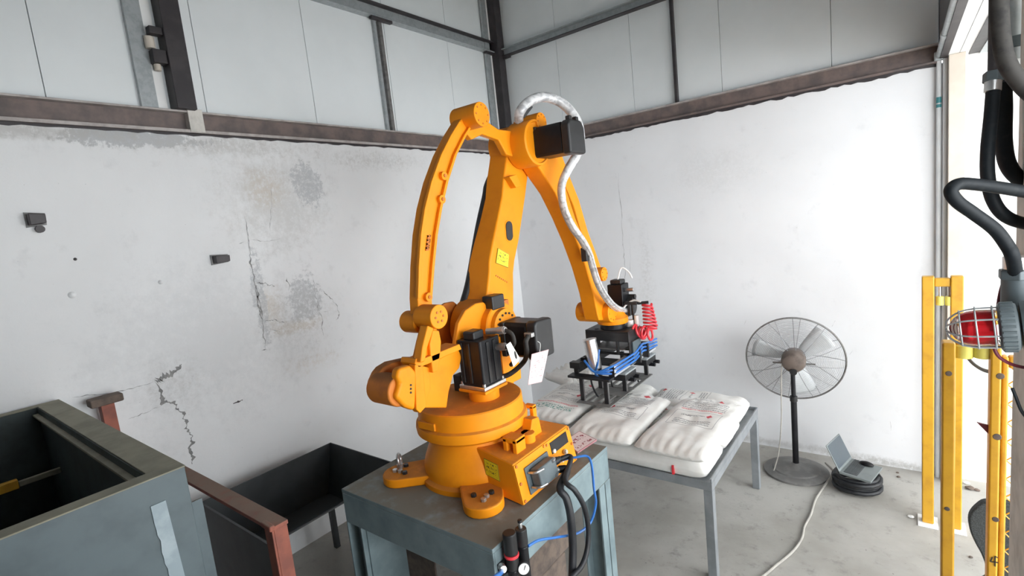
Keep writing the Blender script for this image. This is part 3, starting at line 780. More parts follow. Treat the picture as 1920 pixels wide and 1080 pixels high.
# ---- rear casting and fixed link bracket
XF = 2.06
rear = YZ([(784, 765), (786, 690), (800, 684), (860, 655), (866, 668), (862, 690), (850, 704), (842, 735), (838, 765)], XF - .08)
rear = [(y, max(z, TZ - .02)) for y, z in rear]
rc = part(G().prism(rear, 1.86, XF - .08), 'rear_casting', bevel=.008)
part(G().prism(YZ([(778, 682), (780, 672), (795, 672), (862, 645), (866, 655), (800, 684), (785, 690)], XF), XF - .12, XF), 'rear_shelf', parent=rc, bevel=.005)
part(G().prism([(y, max(z, TZ - .04)) for y, z in YZ([(778, 684), (793, 684), (800, 762), (788, 775), (781, 768)], XF)], XF - .05, XF), 'rear_rib', parent=rc, bevel=.005)
part(G().prism([(y, max(z, TZ - .04)) for y, z in YZ([(796, 686), (812, 690), (815, 728), (806, 755), (800, 765)], XF)], XF - .1, XF - .03), 'rear_rib', parent=rc, bevel=.005)
for px, py in ((792, 674), (800, 671), (828, 661)):
    p = P(px, py, x=XF - .05); G().cyl((XF - .05, p.y, p.z), (XF - .05, p.y, p.z + .018), .012, n=8).build('bolt', 'orange_paint', rc)
BO = P(824, 594, x=2.10)
fb = part(G().prism(YZ([(806, 588), (812, 606), (818, 622), (812, 650), (800, 680), (780, 684), (779, 672), (786, 640), (795, 605)], 2.02), 1.99, 2.035), 'fixed_bracket', bevel=.008)
part(G().prism(YZ([(812, 618), (824, 620), (828, 640), (826, 668), (822, 695), (812, 700), (808, 670), (806, 645)], XF), XF - .06, XF), 'bracket_rib', parent=fb, bevel=.008)
part(G().prism(YZ([(800, 610), (812, 615), (800, 650), (795, 678), (786, 680), (790, 650)], XF + .02), XF - .03, XF + .03), 'bracket_rib', parent=fb, bevel=.008)
bo = part(G().cyl((1.955, BO.y, BO.z), (2.10, BO.y, BO.z), .068, n=36), 'pivot_boss', parent=fb, bevel=.006)
for k in range(6):
    a = 2 * PI * k / 6; G().cyl((2.10, BO.y + .03 * math.cos(a), BO.z + .03 * math.sin(a)), (2.104, BO.y + .03 * math.cos(a), BO.z + .03 * math.sin(a)), .007, n=8).build('bolt', 'orange_dark', bo)
# rear bumper: two lobed cheeks with a roller between them
def cheek(x0, x1, dpx):
    pl = [(748, 683), (770, 676), (783, 690), (781, 745), (779, 763), (762, 757), (756, 752), (742, 738), (750, 712), (744, 700)]
    return G().prism(YZ([(px + dpx[0], py + dpx[1]) for px, py in pl], x1), x0, x1)
part(cheek(2.00, 2.06, (0, 8)), 'bumper_cheek', parent=rc, bevel=.02, seg=3)
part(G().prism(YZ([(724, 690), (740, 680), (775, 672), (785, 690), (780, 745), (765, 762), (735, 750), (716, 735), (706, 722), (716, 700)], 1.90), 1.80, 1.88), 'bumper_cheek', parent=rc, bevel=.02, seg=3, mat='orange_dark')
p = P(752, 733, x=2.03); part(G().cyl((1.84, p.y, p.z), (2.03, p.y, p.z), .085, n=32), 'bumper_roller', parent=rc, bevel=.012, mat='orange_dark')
for k in range(3):
    q = P(770, 722 + k * 7, x=2.06); G().cyl((2.058, q.y, q.z), (2.064, q.y, q.z), .006, n=8).build('bolt', 'black_paint', rc)

# ---- rear parallel rod
TPb = P(904, 214, x=2.08)       # rear pin of the elbow link
RX0, RX1 = 1.90, 1.975
rod_px = [(800, 600, 14), (797, 560, 13.5), (800, 500, 15), (805, 440, 16), (813, 390, 16.5), (825, 340, 16), (842, 290, 15), (860, 254, 15), (876, 228, 15), (886, 214, 13)]
L_, R_ = [], []
for px, py, hw in rod_px:
    a = P(px - hw, py, x=RX1); b_ = P(px + hw, py, x=RX1); L_.append((a.y, a.z)); R_.append((b_.y, b_.z))
poly = L_ + R_[::-1]
rod = part(G().prism(poly, RX0, RX1), 'rear_rod', bevel=.008)
# raised rims leaving a recessed pocket on the +x face
def rail_side(k0, k1, side):
    g = G()
    a_, b2 = [], []
    for px, py, hw in rod_px[k0:k1]:
        o1, o2 = (-hw, -hw + 5) if side < 0 else (hw - 5, hw)
        a = P(px + o1, py, x=RX1 + .02); b_ = P(px + o2, py, x=RX1 + .02); a_.append((a.y, a.z)); b2.append((b_.y, b_.z))
    return g.prism(a_ + b2[::-1], RX1, RX1 + .022)
part(rail_side(1, 9, 1), 'rod_rim', parent=rod, bevel=.004); part(rail_side(1, 9, -1), 'rod_rim', parent=rod, bevel=.004)
for px, py in ((802, 557), (827, 374), (831, 330)):
    p = P(px, py, x=RX1 + .01); part(G().cyl((RX1, p.y, p.z), (RX1 + .024, p.y, p.z), .026, n=20), 'rod_boss', parent=rod, bevel=.003)
    G().cyl((RX1 + .024, p.y, p.z), (RX1 + .03, p.y, p.z), .01, n=10).build('bolt', 'orange_dark', rod)
# embossed casting number on the rod (small raised strokes)
for k in range(8):
    t_ = k / 7; p = P(806 + 3.5 * t_, 468 - 26 * t_, x=RX1 + .024)
    g = G().box((RX1 + .0, p.y - .014, p.z - .004), (RX1 + .008, p.y + .010, p.z + .004))
    if k % 2: g.box((RX1, p.y - .014, p.z - .006), (RX1 + .008, p.y - .007, p.z + .006))
    if k % 3: g.box((RX1, p.y + .004, p.z - .006), (RX1 + .008, p.y + .010, p.z + .006))
    g.build('casting_mark', 'orange_dark', rod)
p = P(790, 604, x=1.95); lowb = p
part(G().cyl((1.83, p.y, p.z), (1.955, p.y, p.z), .064, n=32), 'rod_eye', parent=rod, bevel=.006)
# ---- elbow link (triangle plate) with its bosses
el = part(G().prism(YZ([(872, 246), (880, 222), (898, 205), (912, 226), (935, 242), (970, 246), (1010, 222), (1018, 240), (985, 300), (950, 290), (935, 262), (905, 252), (885, 262)], 1.95), 1.90, 1.95), 'elbow_link', bevel=.01)
bo = part(G().cyl((1.87, TPb.y, TPb.z), (2.08, TPb.y, TPb.z), .075, n=36), 'pivot_boss', parent=el, bevel=.006)
for k in range(8):
    a = 2 * PI * k / 8; G().cyl((2.08, TPb.y + .056 * math.cos(a), TPb.z + .056 * math.sin(a)), (2.084, TPb.y + .056 * math.cos(a), TPb.z + .056 * math.sin(a)), .006, n=8).build('bolt', 'orange_dark', bo)
FPn = P(1016, 228, x=2.08)
bo = part(G().cyl((1.87, FPn.y, FPn.z), (2.08, FPn.y, FPn.z), .066, n=36), 'pivot_boss', parent=el, bevel=.006)
for k in range(8):
    a = 2 * PI * k / 8; G().cyl((2.08, FPn.y + .05 * math.cos(a), FPn.z + .05 * math.sin(a)), (2.084, FPn.y + .05 * math.cos(a), FPn.z + .05 * math.sin(a)), .006, n=8).build('bolt', 'orange_dark', bo)

# ---- lower arm: bent box casting
st = [  # px y, left, right of the +x face, x of that face, thickness
    (612, 894, 963, 1.90, .21), (575, 906, 964, 1.90, .21), (549, 914, 964, 1.90, .205), (512, 917.5, 963.5, 1.90, .20), (488, 918.5, 966, 1.90, .19), (452, 925, 973.5, 1.90, .18),
    (416, 932.5, 979, 1.90, .17), (368, 942.5, 986, 1.90, .165), (335, 945, 990, 1.90, .165), (300, 950, 993, 1.90, .165), (262, 954, 996, 1.90, .165)]
secs = []
for py, l_, r_, xf_, th in st:
    a = P(l_, py, x=xf_); b_ = P(r_, py, x=xf_)
    secs.append([(xf_, a.y, a.z), (xf_, b_.y, b_.z), (xf_ - th, b_.y + .015, b_.z), (xf_ - th, a.y - .005, a.z)])
la = part(G().loft(secs), 'lower_arm', bevel=.016, seg=3)
part(G().cyl((1.735, ELy, ELz), (1.90, ELy, ELz), .15, n=40), 'arm_head', parent=la, bevel=.01)
part(G().cyl((1.69, J2y, J2z), (1.90, J2y, J2z), .20, n=40), 'arm_root', parent=la, bevel=.01)
# oval opening, sticker, stop wedge
xo = 1.90
c = P(954, 433, x=xo)
def oval(g, cy, cz, a, h, x0, x1, tilt=.06, n=24):
    pl = []
    for k in range(n):
        t_ = 2 * PI * k / n; y = a * math.cos(t_); z = a * math.sin(t_) + (h if math.sin(t_) >= 0 else -h)
        pl.append((cy + y + tilt * z, cz + z))
    return g.prism(pl, x0, x1)
oval(G(), c.y, c.z, .037, .032, xo - .08, xo + .008).build('oval_opening', 'black_paint', la)
pl = G(); oval(pl, c.y, c.z, .045, .035, xo - .06, xo + .003)
part(pl, 'opening_rim', parent=la, bevel=.002)
quad_uv([P(930, 493, x=1.906), P(953, 502, x=1.906), P(955, 477, x=1.906), P(934, 465, x=1.906)], 'warning_sticker', 'yellow_sticker', la, .006, 'yellow warning sticker')
for k in range(7):
    p = P(931 + 3.4 * k, 516 + 2.0 * k, x=1.904); G().box((1.89, p.y - .007, p.z - .008), (1.904, p.y + .004, p.z + .002)).build('casting_mark', 'orange_dark', la)
p = [P(q[0], q[1], x=1.95) for q in ((955, 331), (968, 327), (978, 349), (968, 352))]
part(G().prism([(q.y, q.z) for q in p], 1.89, 1.95), 'stop_wedge', parent=la, bevel=.004)
# dark conduit running up the back of the arm
bk = [P(862, 640, x=1.72), P(864, 590, x=1.71), P(880, 530, x=1.71), P(898, 430, x=1.72), P(911, 370, x=1.72), P(916, 345, x=1.72), P(935, 305, x=1.73)]
G().tube(crom(bk, 8), .03, 12).build('arm_conduit', 'rubber', la)

# ---- upper arm
UX0, UX1 = 1.905, 2.05
lft = [(990, 262), (996, 290), (1017, 324), (1041, 360), (1063, 406), (1082, 452), (1099, 500), (1113, 550), (1121, 590), (1124, 601)]
rgt = [(1022, 244), (1040, 275), (1052, 320), (1066, 366), (1080, 410), (1096, 450), (1114, 497), (1132, 545), (1138, 575), (1140, 600)]
secs = []
for (a, b_) in zip(lft, rgt):
    p = P(*a, x=UX1); q = P(*b_, x=UX1)
    secs.append([(UX1, p.y, p.z), (UX1, q.y, q.z), (UX0, q.y, q.z), (UX0, p.y, p.z)])
ua = part(G().loft(secs), 'upper_arm', bevel=.014, seg=3)
part(G().lathe((UX0 + .003, ELy, ELz), [(.165, 0), (.165, .15), (.16, .165), (.145, .17), (.14, .16), (.12, .158)], 56, (1, 0, 0)), 'elbow_housing', parent=ua, bevel=0)
# J3 motor on the elbow
g = G(); my3, mz3 = ELy + .07, ELz - .0
m3 = part(G().prism([(my3 - .09, mz3 - .11), (my3 + .09, mz3 - .11), (my3 + .11, mz3 - .09), (my3 + .11, mz3 + .07), (my3 + .09, mz3 + .10), (my3 - .09, mz3 + .10), (my3 - .105, mz3 + .07), (my3 - .105, mz3 - .09)], 2.06, 2.29), 'elbow_motor', 'black_gloss', bevel=.006, label='black servo motor at the elbow')
part(G().box((2.05, my3 - .10, mz3 - .105), (2.085, my3 + .10, mz3 + .105)), 'motor_flange', 'black_paint', m3, bevel=.006)
part(G().prism([(my3 - .11, mz3 - .12), (my3 + .11, mz3 - .12), (my3 + .11, mz3 + .06), (my3 + .07, mz3 + .11), (my3 - .08, mz3 + .11), (my3 - .11, mz3 + .08)], 2.29, 2.36), 'motor_cap', 'black_paint', m3, bevel=.018)
for q in (-.05, .04): part(G().box((2.31, my3 + q - .015, mz3 + .10), (2.345, my3 + q + .02, mz3 + .135)), 'motor_plug', 'black_paint', m3)
# front parallel rod above the arm
fr = [(1018, 226), (1050, 285), (1066, 330), (1086, 380), (1103, 440), (1118, 480), (1131, 514)]
fp = [P(a, b_, x=1.96) for a, b_ in fr]
pl = [(p.y - .0, p.z + .0) for p in fp]
up_, dn_ = [], []
for i, p in enumerate(fp):
    d = fp[min(i + 1, len(fp) - 1)] - fp[max(i - 1, 0)]; n2 = Vector((0, -d.z, d.y)).normalized(); wd = .055 if 0 < i < len(fp) - 1 else .045
    up_.append((p.y + n2.y * wd, p.z + n2.z * wd)); dn_.append((p.y - n2.y * wd, p.z - n2.z * wd))
frod = part(G().prism(up_ + dn_[::-1], 1.885, 1.935), 'front_rod', bevel=.008)
# ---- wrist
WR = P(1149, 586, x=2.11); WRy, WRz = WR.y, WR.z
WXC = 2.03
wr = part(G().cyl((1.78, WRy, WRz), (2.11, WRy, WRz), .088, n=36), 'wrist', bevel=.008)
for k in range(8):
    a = 2 * PI * k / 8; G().cyl((2.11, WRy + .065 * math.cos(a), WRz + .065 * math.sin(a)), (2.114, WRy + .065 * math.cos(a), WRz + .065 * math.sin(a)), .006, n=8).build('bolt', 'orange_dark', wr)
FZ = 1.595
FY_ = -1.37
part(G().box((1.92, WRy - .02, FZ + .03), (2.09, FY_ + .08, FZ + .14)), 'wrist_body', parent=wr, bevel=.02)
part(G().lathe((WXC, FY_, FZ), [(.135, 0), (.14, .01), (.14, .05), (.125, .06), (.10, .10), (.085, .13)], 44), 'wrist_flange', parent=wr, bevel=0)
part(G().lathe((WXC, FY_, FZ - .05), [(.115, 0), (.115, .05)], 44), 'flange_ring', 'black_gloss', wr, bevel=.004)
WP = P(1130, 514, x=2.02)
part(G().prism([(WRy + .0, WRz), (WRy + .16, WRz + .05), (WP.y + .05, WP.z + .03), (WP.y - .06, WP.z), (WRy + .02, WRz + .12)], 1.90, 1.94), 'wrist_link', parent=wr, bevel=.008)
bo = part(G().cyl((1.90, WP.y, WP.z), (2.04, WP.y, WP.z), .062, n=30), 'pivot_boss', parent=wr, bevel=.005)
for k in range(7):
    a = 2 * PI * k / 7; G().cyl((2.04, WP.y + .045 * math.cos(a), WP.z + .045 * math.sin(a)), (2.045, WP.y + .045 * math.cos(a), WP.z + .045 * math.sin(a)), .006, n=8).build('bolt', 'orange_dark', bo)
# J4 motor standing behind the wrist
m4y = FY_ + .17
m4 = part(G().box((1.95, m4y - .075, FZ + .12), (2.10, m4y + .075, FZ + .33)), 'wrist_motor', 'black_gloss', bevel=.01, label='black servo motor behind the wrist')
part(G().box((1.93, m4y - .09, FZ + .02), (2.12, m4y + .09, FZ + .12)), 'motor_flange', 'black_paint', m4, bevel=.008)
part(G().box((1.97, m4y - .05, FZ + .33), (2.08, m4y + .05, FZ + .37)), 'motor_cap', 'black_paint', m4, bevel=.01)
part(G().cyl((2.10, m4y, FZ + .27), (2.18, m4y, FZ + .275), .018), 'motor_plug', 'steel', m4, bevel=.003)
part(G().cyl((2.10, m4y + .05, FZ + .20), (2.17, m4y + .05, FZ + .20), .022), 'motor_plug', 'black_paint', m4, bevel=.003)
G().tube(crom([(2.03, m4y, FZ + .37), (2.06, m4y + .03, FZ + .47), (2.12, m4y + .05, FZ + .43), (2.15, m4y + .05, FZ + .37)], 8), .008, 8).build('motor_cable', 'paper', m4)
G().cyl((1.93, m4y + .03, FZ + .12), (2.15, m4y + .06, FZ + .12), .085, n=28).build('gear_cover', 'black_paint', m4, bevel=.006)
# ---- hose bundle wrapped in clear film
hp = [P(972, 226, x=1.98), P(975, 210, x=2.03), P(990, 192, x=2.06), P(1016, 182, x=2.10), P(1048, 190, x=2.16), P(1072, 212, x=2.22), P(1086, 240, x=2.26), P(1086, 280, x=2.26), P(1064, 320, x=2.2),
      P(1053, 350, x=2.16), P(1058, 390, x=2.15), P(1074, 425, x=2.15), P(1092, 450, x=2.15), P(1105, 475, x=2.15), P(1112, 500, x=2.15), P(1124, 535, x=2.16), P(1143, 565, x=2.14), P(1160, 579, x=2.12), P(1176, 582, x=2.10)]
cr = crom(hp, 8)
rad = [.034 if i < 60 else .034 - .008 * min(1, (i - 60) / 20) for i in range(len(cr))]
hb = G().tube(cr, rad, 14).build('hose_bundle', 'wrapped_hose', rb, label='grey hose bundle wrapped in clear film')
for k in range(3):
    g = G(); off = [Vector((.03 * math.cos(2.1 * k + i * .015), .008 * math.sin(i * .03 + k), .03 * math.sin(2.1 * k + i * .015))) for i in range(len(cr))]
    g.tube([a + b2 * .9 for a, b2 in zip(cr, off)], .008, 6).build('hose_strand', ('paper', 'cable_grey', 'wrapped_hose')[k], hb)
p = hp[0]; part(G().bar(p + Vector((0, 0, -.08)), p + Vector((.02, .02, .06)), .05, .03), 'hose_clamp', 'black_paint', hb, bevel=.006)
part(G().bar(p + Vector((.02, .02, .02)), p + Vector((.05, .10, .10)), .03, .03), 'hose_clamp', 'black_paint', hb, bevel=.006)
p = hp[13]; part(G().box((2.10, p.y - .05, p.z - .06), (2.15, p.y + .03, p.z + .05)), 'hose_clamp', 'black_paint', hb, bevel=.006)
part(G().box((2.15, p.y - .02, p.z - .03), (2.165, p.y + .01, p.z + .02)), 'hose_clamp', 'steel', hb, bevel=.003)

# ================================================================== GRIPPER
GZ = FZ - .05
gy = FY_
gr = thing('bag_gripper', 'black fork gripper with a silver canister and slotted plates hanging from the robot wrist', 'gripper', (WXC, gy, 1.0))
def gp(g, name, mat='black_paint', parent=None, bevel=.003, **k): return g.build(name, mat, parent or gr, bevel=bevel, **k)
bx0, bx1, by0, by1 = 1.81, 2.235, gy - .13, gy + .13
gp(G().box((bx0, by0, GZ - .012), (bx1, by1, GZ)).box((bx0, by0, GZ - .095), (bx1, by0 + .01, GZ - .012)).box((bx0, by1 - .01, GZ - .095), (bx1, by1, GZ - .012)), 'mounting_channel')
RZ = 1.27
gp(G().box((bx0, by0 + .01, RZ), (bx0 + .012, by1 - .01, GZ - .012)), 'side_plate')
gp(G().box((bx1 - .012, by0 + .01, RZ - .03), (bx1, by1 - .01, GZ - .012)), 'side_plate')
G().cyl((1.90, by0 + .06, GZ - .001), (1.90, by0 + .06, GZ + .004), .016, n=16).build('round_hole', 'black_gloss', gr)
ry0, ry1 = gy - .40, gy + .51
def rail_x(x, matn):
    r_ = gp(G().box((x - .022, ry0, RZ - .05), (x + .022, ry1, RZ + .05)), 'side_rail', matn)
    return r_
rr = rail_x(2.19, 'alu')
for z_ in (RZ - .022, RZ + .022): G().box((2.211, ry0, z_ - .006), (2.2135, ry1, z_ + .006)).build('rail_groove', 'black_paint', rr)
G().box((2.168, ry0 - .002, RZ - .05), (2.212, ry0, RZ + .05)).build('rail_end', 'black_paint', rr)
rl = rail_x(1.84, 'black_paint')
for k in range(3): gp(G().box((1.86, ry0 + .07 + .05 * k - .01, RZ + .05), (1.90, ry0 + .07 + .05 * k + .02, RZ + .075)), 'clamp_screw', 'black_gloss', rl)
gp(G().box((1.80, ry0 - .085, RZ - .07), (2.20, ry0 + .01, RZ - .05)), 'cross_bar')
gp(G().box((1.80, ry0 - .035, RZ + .0), (1.90, ry0 + .03, RZ + .055)), 'corner_block')
gp(G().box((1.82, gy - .10, RZ + .05), (2.20, gy - .06, RZ + .065)), 'cross_bar')
gp(G().box((1.82, gy + .06, RZ + .05), (2.20, gy + .10, RZ + .065)), 'cross_bar')
gp(G().box((1.86, gy - .12, RZ + .10), (2.17, gy + .12, RZ + .112)), 'inner_plate', 'fan_steel')
gp(G().box((1.86, gy - .28, RZ + .0), (2.15, gy - .14, RZ + .03)), 'inner_plate', 'dark_sheet')
gp(G().box((1.82, ry1 - .06, RZ - .02), (2.20, ry1 - .02, RZ + .03)), 'cross_bar')
for y_ in (gy - .12, gy + .12):
    for x_ in (1.90, 2.12): gp(G().box((x_ - .012, y_ - .012, RZ + .06), (x_ + .012, y_ + .012, GZ - .09)), 'spacer')
# silver canister
c0 = P(1117, 691, y=gy - .36); c1 = P(1105, 637, y=gy - .36)
cn = G().cyl(c0, c1, .056, .058, n=36).build('canister', 'bright_steel', gr, bevel=.008)
ax = (c1 - c0).normalized()
G().cyl(c1 - ax * .012, c1 + ax * .006, .062, n=36).build('canister_lid', 'bright_steel', cn, bevel=.003)
G().cyl(c0 - ax * .05, c0 + ax * .002, .02, n=16).build('canister_neck', 'steel', cn)
# tine plates
def tine_plate(y0, y1):
    g = G(); x0, x1 = 1.895, 2.215; z0, z1 = 1.0, 1.008
    g.box((x0, y0, z0), (x1, y0 + .05, z1)); g.box((x0, y1 - .18, z0), (x1, y1, z1))
    n = 5; wslot = .040; wt = (x1 - x0 - (n - 1) * wslot) / n
    for k in range(n):
        a = x0 + k * (wt + wslot); g.box((a, y0 + .05, z0), (a + wt, y1 - .18, z1))
    return gp(g, 'slotted_plate', 'fan_base_paint', bevel=0)
pA = tine_plate(gy - .53, gy - .09); pB = tine_plate(gy - .07, gy + .38)
for (x_, y_, pl_) in ((1.93, gy - .47, pA), (2.16, gy - .47, pA), (1.93, gy - .14, pA), (2.17, gy - .14, pA), (2.17, gy + .34, pB), (1.93, gy + .34, pB)):
    q = gp(G().box((x_ - .018, y_ - .014, 1.008), (x_ + .018, y_ + .014, RZ - .05)), 'fork_post', 'black_paint')
    G().box((x_ + .0185, y_ - .008, 1.01), (x_ + .0205, y_ + .008, RZ - .06)).build('post_edge', 'fan_steel', q)
for y_ in (gy - .16, gy + .30):
    gp(G().box((2.08, y_ - .10, RZ - .13), (2.24, y_ + .12, RZ - .075)), 'slide_block', 'black_paint')
    gp(G().box((2.12, y_ - .10, RZ - .075), (2.245, y_ + .12, RZ - .06)), 'slide_plate', 'galvanised')
    for k in range(2): G().cyl((2.22, y_ + .0 + .1 * k, RZ - .14), (2.28, y_ + .0 + .1 * k, RZ - .14), .018, n=12).build('slide_knob', 'black_gloss', gr)
for (px, py) in ((1107, 705), (1145, 708), (1190, 690)):
    a = P(px, py, x=2.0); G().tube(crom([a, a + Vector((.01, .0, -.08)), a + Vector((.02, .03, -.16)), a + Vector((.03, .05, -.20))], 6), .008, 8).build('spring_finger', 'black_gloss', gr)
# blue air tubes along the rail
for k, dz in enumerate((.062, .03, -.002)):
    pts = [Vector((1.95, ry0 - .03, RZ + .08)), Vector((2.06, ry0 - .06, RZ - .0)), Vector((2.19, ry0 - .01 + .01 * k, RZ + dz - .02)), Vector((2.235, ry0 + .12, RZ + dz)), Vector((2.25, gy - .05, RZ + dz + .01)), Vector((2.26, gy + .08, RZ + dz + .05)), Vector((2.24, gy + .25, RZ + dz + .02)), Vector((2.235, ry1 - .03, RZ + dz))]
    G().tube(crom(pts, 8), .010, 8).build('air_tube', 'blue_tube', gr)
for y_ in (gy + .02, gy + .2): gp(G().box((2.215, y_ - .012, RZ - .04), (2.27, y_ + .012, RZ + .09)), 'tube_clip', 'black_paint')
G().tube(crom([c0 + Vector((.06, -.02, .18)), c0 + Vector((.05, -.05, .06)), c0 + Vector((.02, -.05, -.03)), c0 + Vector((.08, -.06, -.06))], 8), .008, 8).build('air_tube', 'blue_tube', gr)
gp(G().box((2.236, gy - .08, RZ + .0), (2.25, gy + .09, GZ - .10)), 'valve_plate', 'grey_green_paint')
# filter post and coiled red hose
fx, fy = P(1183, 645, x=2.2).x, gy + .10
gp(G().cyl((2.19, fy, GZ), (2.19, fy, GZ + .22), .010, n=12), 'filter_post', bevel=0)
gp(G().box((2.12, fy - .03, GZ + .20), (2.24, fy + .03, GZ + .225)).cyl((2.16, fy, GZ + .10), (2.16, fy, GZ + .2), .02, n=12).cyl((2.24, fy, GZ + .21), (2.33, fy + .03, GZ + .215), .014, n=10), 'valve_manifold')
gp(G().cyl((2.16, fy - .02, GZ), (2.16, fy - .02, GZ + .06), .034, n=20).cyl((2.22, fy, GZ + .0), (2.22, fy, GZ + .10), .022, n=16), 'filter_bowl', 'paper')
G().tube(crom([(2.10, fy - .08, GZ + .12), (2.13, fy - .02, GZ + .19), (2.20, fy, GZ + .235), (2.27, fy, GZ + .225)], 8), .008, 8).build('air_tube', 'paper', gr)
cp = []
for k in range(0, 100):
    t_ = k / 99; a = 2 * PI * 7 * t_
    rr_ = .040 + .018 * t_
    cp.append(Vector((2.315 + .02 * t_ + rr_ * math.cos(a), fy + .03 + rr_ * math.sin(a), GZ + .20 - .22 * t_ - .02 * math.sin(a))))
for k in range(0, 90):
    t_ = k / 89; a = 2 * PI * 5 * t_
    cp.append(Vector((2.335 - .10 * t_ + .03 * math.sin(a * .4), fy - .02 - .05 * t_ + .048 * math.sin(a), GZ - .07 + .05 * math.cos(a) + .05 * t_)))
G().tube(cp, .0105, 8).build('coiled_hose', 'red_tube', gr, label='red coiled air hose')

# ================================================================== SACK TABLE
TX0, TX1, TY0, TY1, TH = 1.12, 3.105, -2.235, -.85, .72
tb = thing('sack_table', 'grey steel frame table stacked with white sacks', 'table', ((TX0 + TX1) / 2, (TY0 + TY1) / 2, 0))
def tp_(g, name, mat='table_steel', parent=None, bevel=.004): return g.build(name, mat, parent or tb, bevel=bevel)
tp_(G().box((TX0, TY0, TH - .06), (TX1, TY0 + .06, TH)), 'rail'); tp_(G().box((TX0, TY1 - .06, TH - .06), (TX1, TY1, TH)), 'rail')
tp_(G().box((TX0, TY0 + .06, TH - .06), (TX0 + .06, TY1 - .06, TH)), 'rail'); tp_(G().box((TX1 - .06, TY0 + .06, TH - .06), (TX1, TY1 - .06, TH)), 'rail')
tp_(G().box((TX0, TY0, TH), (TX1, TY1, TH + .004)), 'sheet_top', bevel=0)
for x_ in (TX0, TX1 - .06):
    for y_ in (TY0, TY1 - .06): tp_(G().box((x_, y_, 0), (x_ + .06, y_ + .06, TH - .06)), 'leg')
tp_(G().box((TX1 - .012, TY0, TH), (TX1, TY1, TH + .03)), 'lip', bevel=.002)
tp_(G().box((TX0, TY1 - .012, TH), (TX1 - .012, TY1, TH + .03)), 'lip', bevel=.002)

SZ = TH + .006
def sack(cx, cy, z, lx, ly, h, rot, mat, label, seed, sag=.0, flip=False, wr=1.0):
    """a filled sack: pillow with crimped ends, long side ly along y before rotation"""
    N, M = 26, 34
    vs, uv, fs = [], [], []
    off = Vector((seed * 3.1, seed * 1.7, 0))
    for side in (1, 0):
        for j in range(M + 1):
            for i in range(N + 1):
                u, v = i / N, j / M
                a, b_ = 2 * u - 1, 2 * v - 1
                prof = (max(0, 1 - abs(a) ** 5)) ** .5 * (max(0, 1 - abs(b_) ** 9)) ** .5
                pin = 1 - .045 * (1 - abs(b_) ** 2) * abs(a) ** 6
                pin2 = 1 - .05 * (1 - a * a) * 0
                x = a * lx / 2 * (1 - .06 * abs(b_) ** 8) * pin; y = b_ * ly / 2 * (1 - .03 * abs(a) ** 6)
                n1 = mnoise.noise(Vector((x * 5, y * 5, 0)) + off) * .012 + mnoise.noise(Vector((x * 13, y * 9, 3)) + off) * .007 * wr
                edge = abs(b_) ** 6
                n1 += (math.sin(a * 23 + seed) + .7 * math.sin(a * 41 + 2 * seed)) * .008 * abs(b_) ** 5 * wr
                n1 += mnoise.noise(Vector((x * 22, y * 6, 8)) + off) * .005 * max(0, abs(b_) - .35) * wr
                zz = h * (.42 + .58 * prof) + n1 * prof * 1.3 if side else h * (.42 - .42 * min(1, prof * 1.4))
                if edge > .9 or abs(a) > .97: zz = h * .42 + (n1 * .6) + (.004 if side else -.004)
                zz = max(zz, 0)
                vs.append((x, y, zz)); uv.append((1 - u if flip else u, (1 - v if flip else v)) if side else (.02 + u * .02, .02))
    K = (N + 1) * (M + 1)
    for s_ in range(2):
        for j in range(M):
            for i in range(N):
                q = [s_ * K + j * (N + 1) + i, s_ * K + j * (N + 1) + i + 1, s_ * K + (j + 1) * (N + 1) + i + 1, s_ * K + (j + 1) * (N + 1) + i]
                fs.append(tuple(q if s_ == 0 else q[::-1]))
    for i in range(N):
        fs.append((i, K + i, K + i + 1, i + 1)); t0 = M * (N + 1); fs.append((t0 + i, t0 + i + 1, K + t0 + i + 1, K + t0 + i))
    for j in range(M):
        a = j * (N + 1); c = (j + 1) * (N + 1); fs.append((a, c, K + c, K + a)); a += N; c += N; fs.append((a, K + a, K + c, c))
    g = G().add(vs, fs)
    g.xf(Matrix.Translation((cx, cy, z)) @ Matrix.Rotation(rot, 4, 'Z'))
    g.uv = uv
    o = g.build('sack', mat, smooth=75)
    return tag(o, label, 'sack', 'white sacks on the steel table')
H = .15; H2 = .092; ZU = SZ + H + .012
sack(2.585, -2.035, SZ, .44, 1.0, H, PI / 2, 'sack_plain', 'plain white sack lying crosswise along the front edge of the table with a red stripe', 1)
sack(2.585, -1.56, SZ, .46, 1.0, H, PI / 2, 'sack_red', 'white sack of the bottom layer showing between the two front printed sacks', 2)
sack(1.67, -1.78, SZ, .54, .92, H, .0, 'sack_plain', 'white sack at the bottom of the pile behind the robot base', 3)
sack(2.66, -1.09, SZ, .42, .80, H, PI / 2, 'sack_right', 'printed white sack lying crosswise at the back edge of the table', 4)
sack(1.82, -1.09, SZ, .42, .82, H, PI / 2, 'sack_plain', 'white sack lying crosswise under the gripper plates', 5)
sack(2.29, -1.87, ZU, .56, .92, H2, .03, 'sack_left', 'white sack with framed print and red diamond nearest the pedestal corner', 6)
sack(2.865, -1.83, ZU, .53, 1.02, H2, -.03, 'sack_red', 'large white sack with red diamond print at the right edge of the table', 7)
sack(1.70, -1.76, ZU, .54, .86, H2, .03, 'sack_colour', 'white sack with a row of coloured symbols beside the robot turntable', 8)
sack(1.33, -1.10, ZU, .38, .40, H2, 1.2, 'sack_plain', 'crumpled white sack at the far left end of the table', 9, wr=5)
s_ = bpy.data.objects['sack']
sp = P(1262, 880, y=-2.25)
G().box((sp.x - .007, -2.2575, sp.z - .035), (sp.x + .007, -2.235, sp.z + .03)).build('red_stripe', 'red_tube', s_)

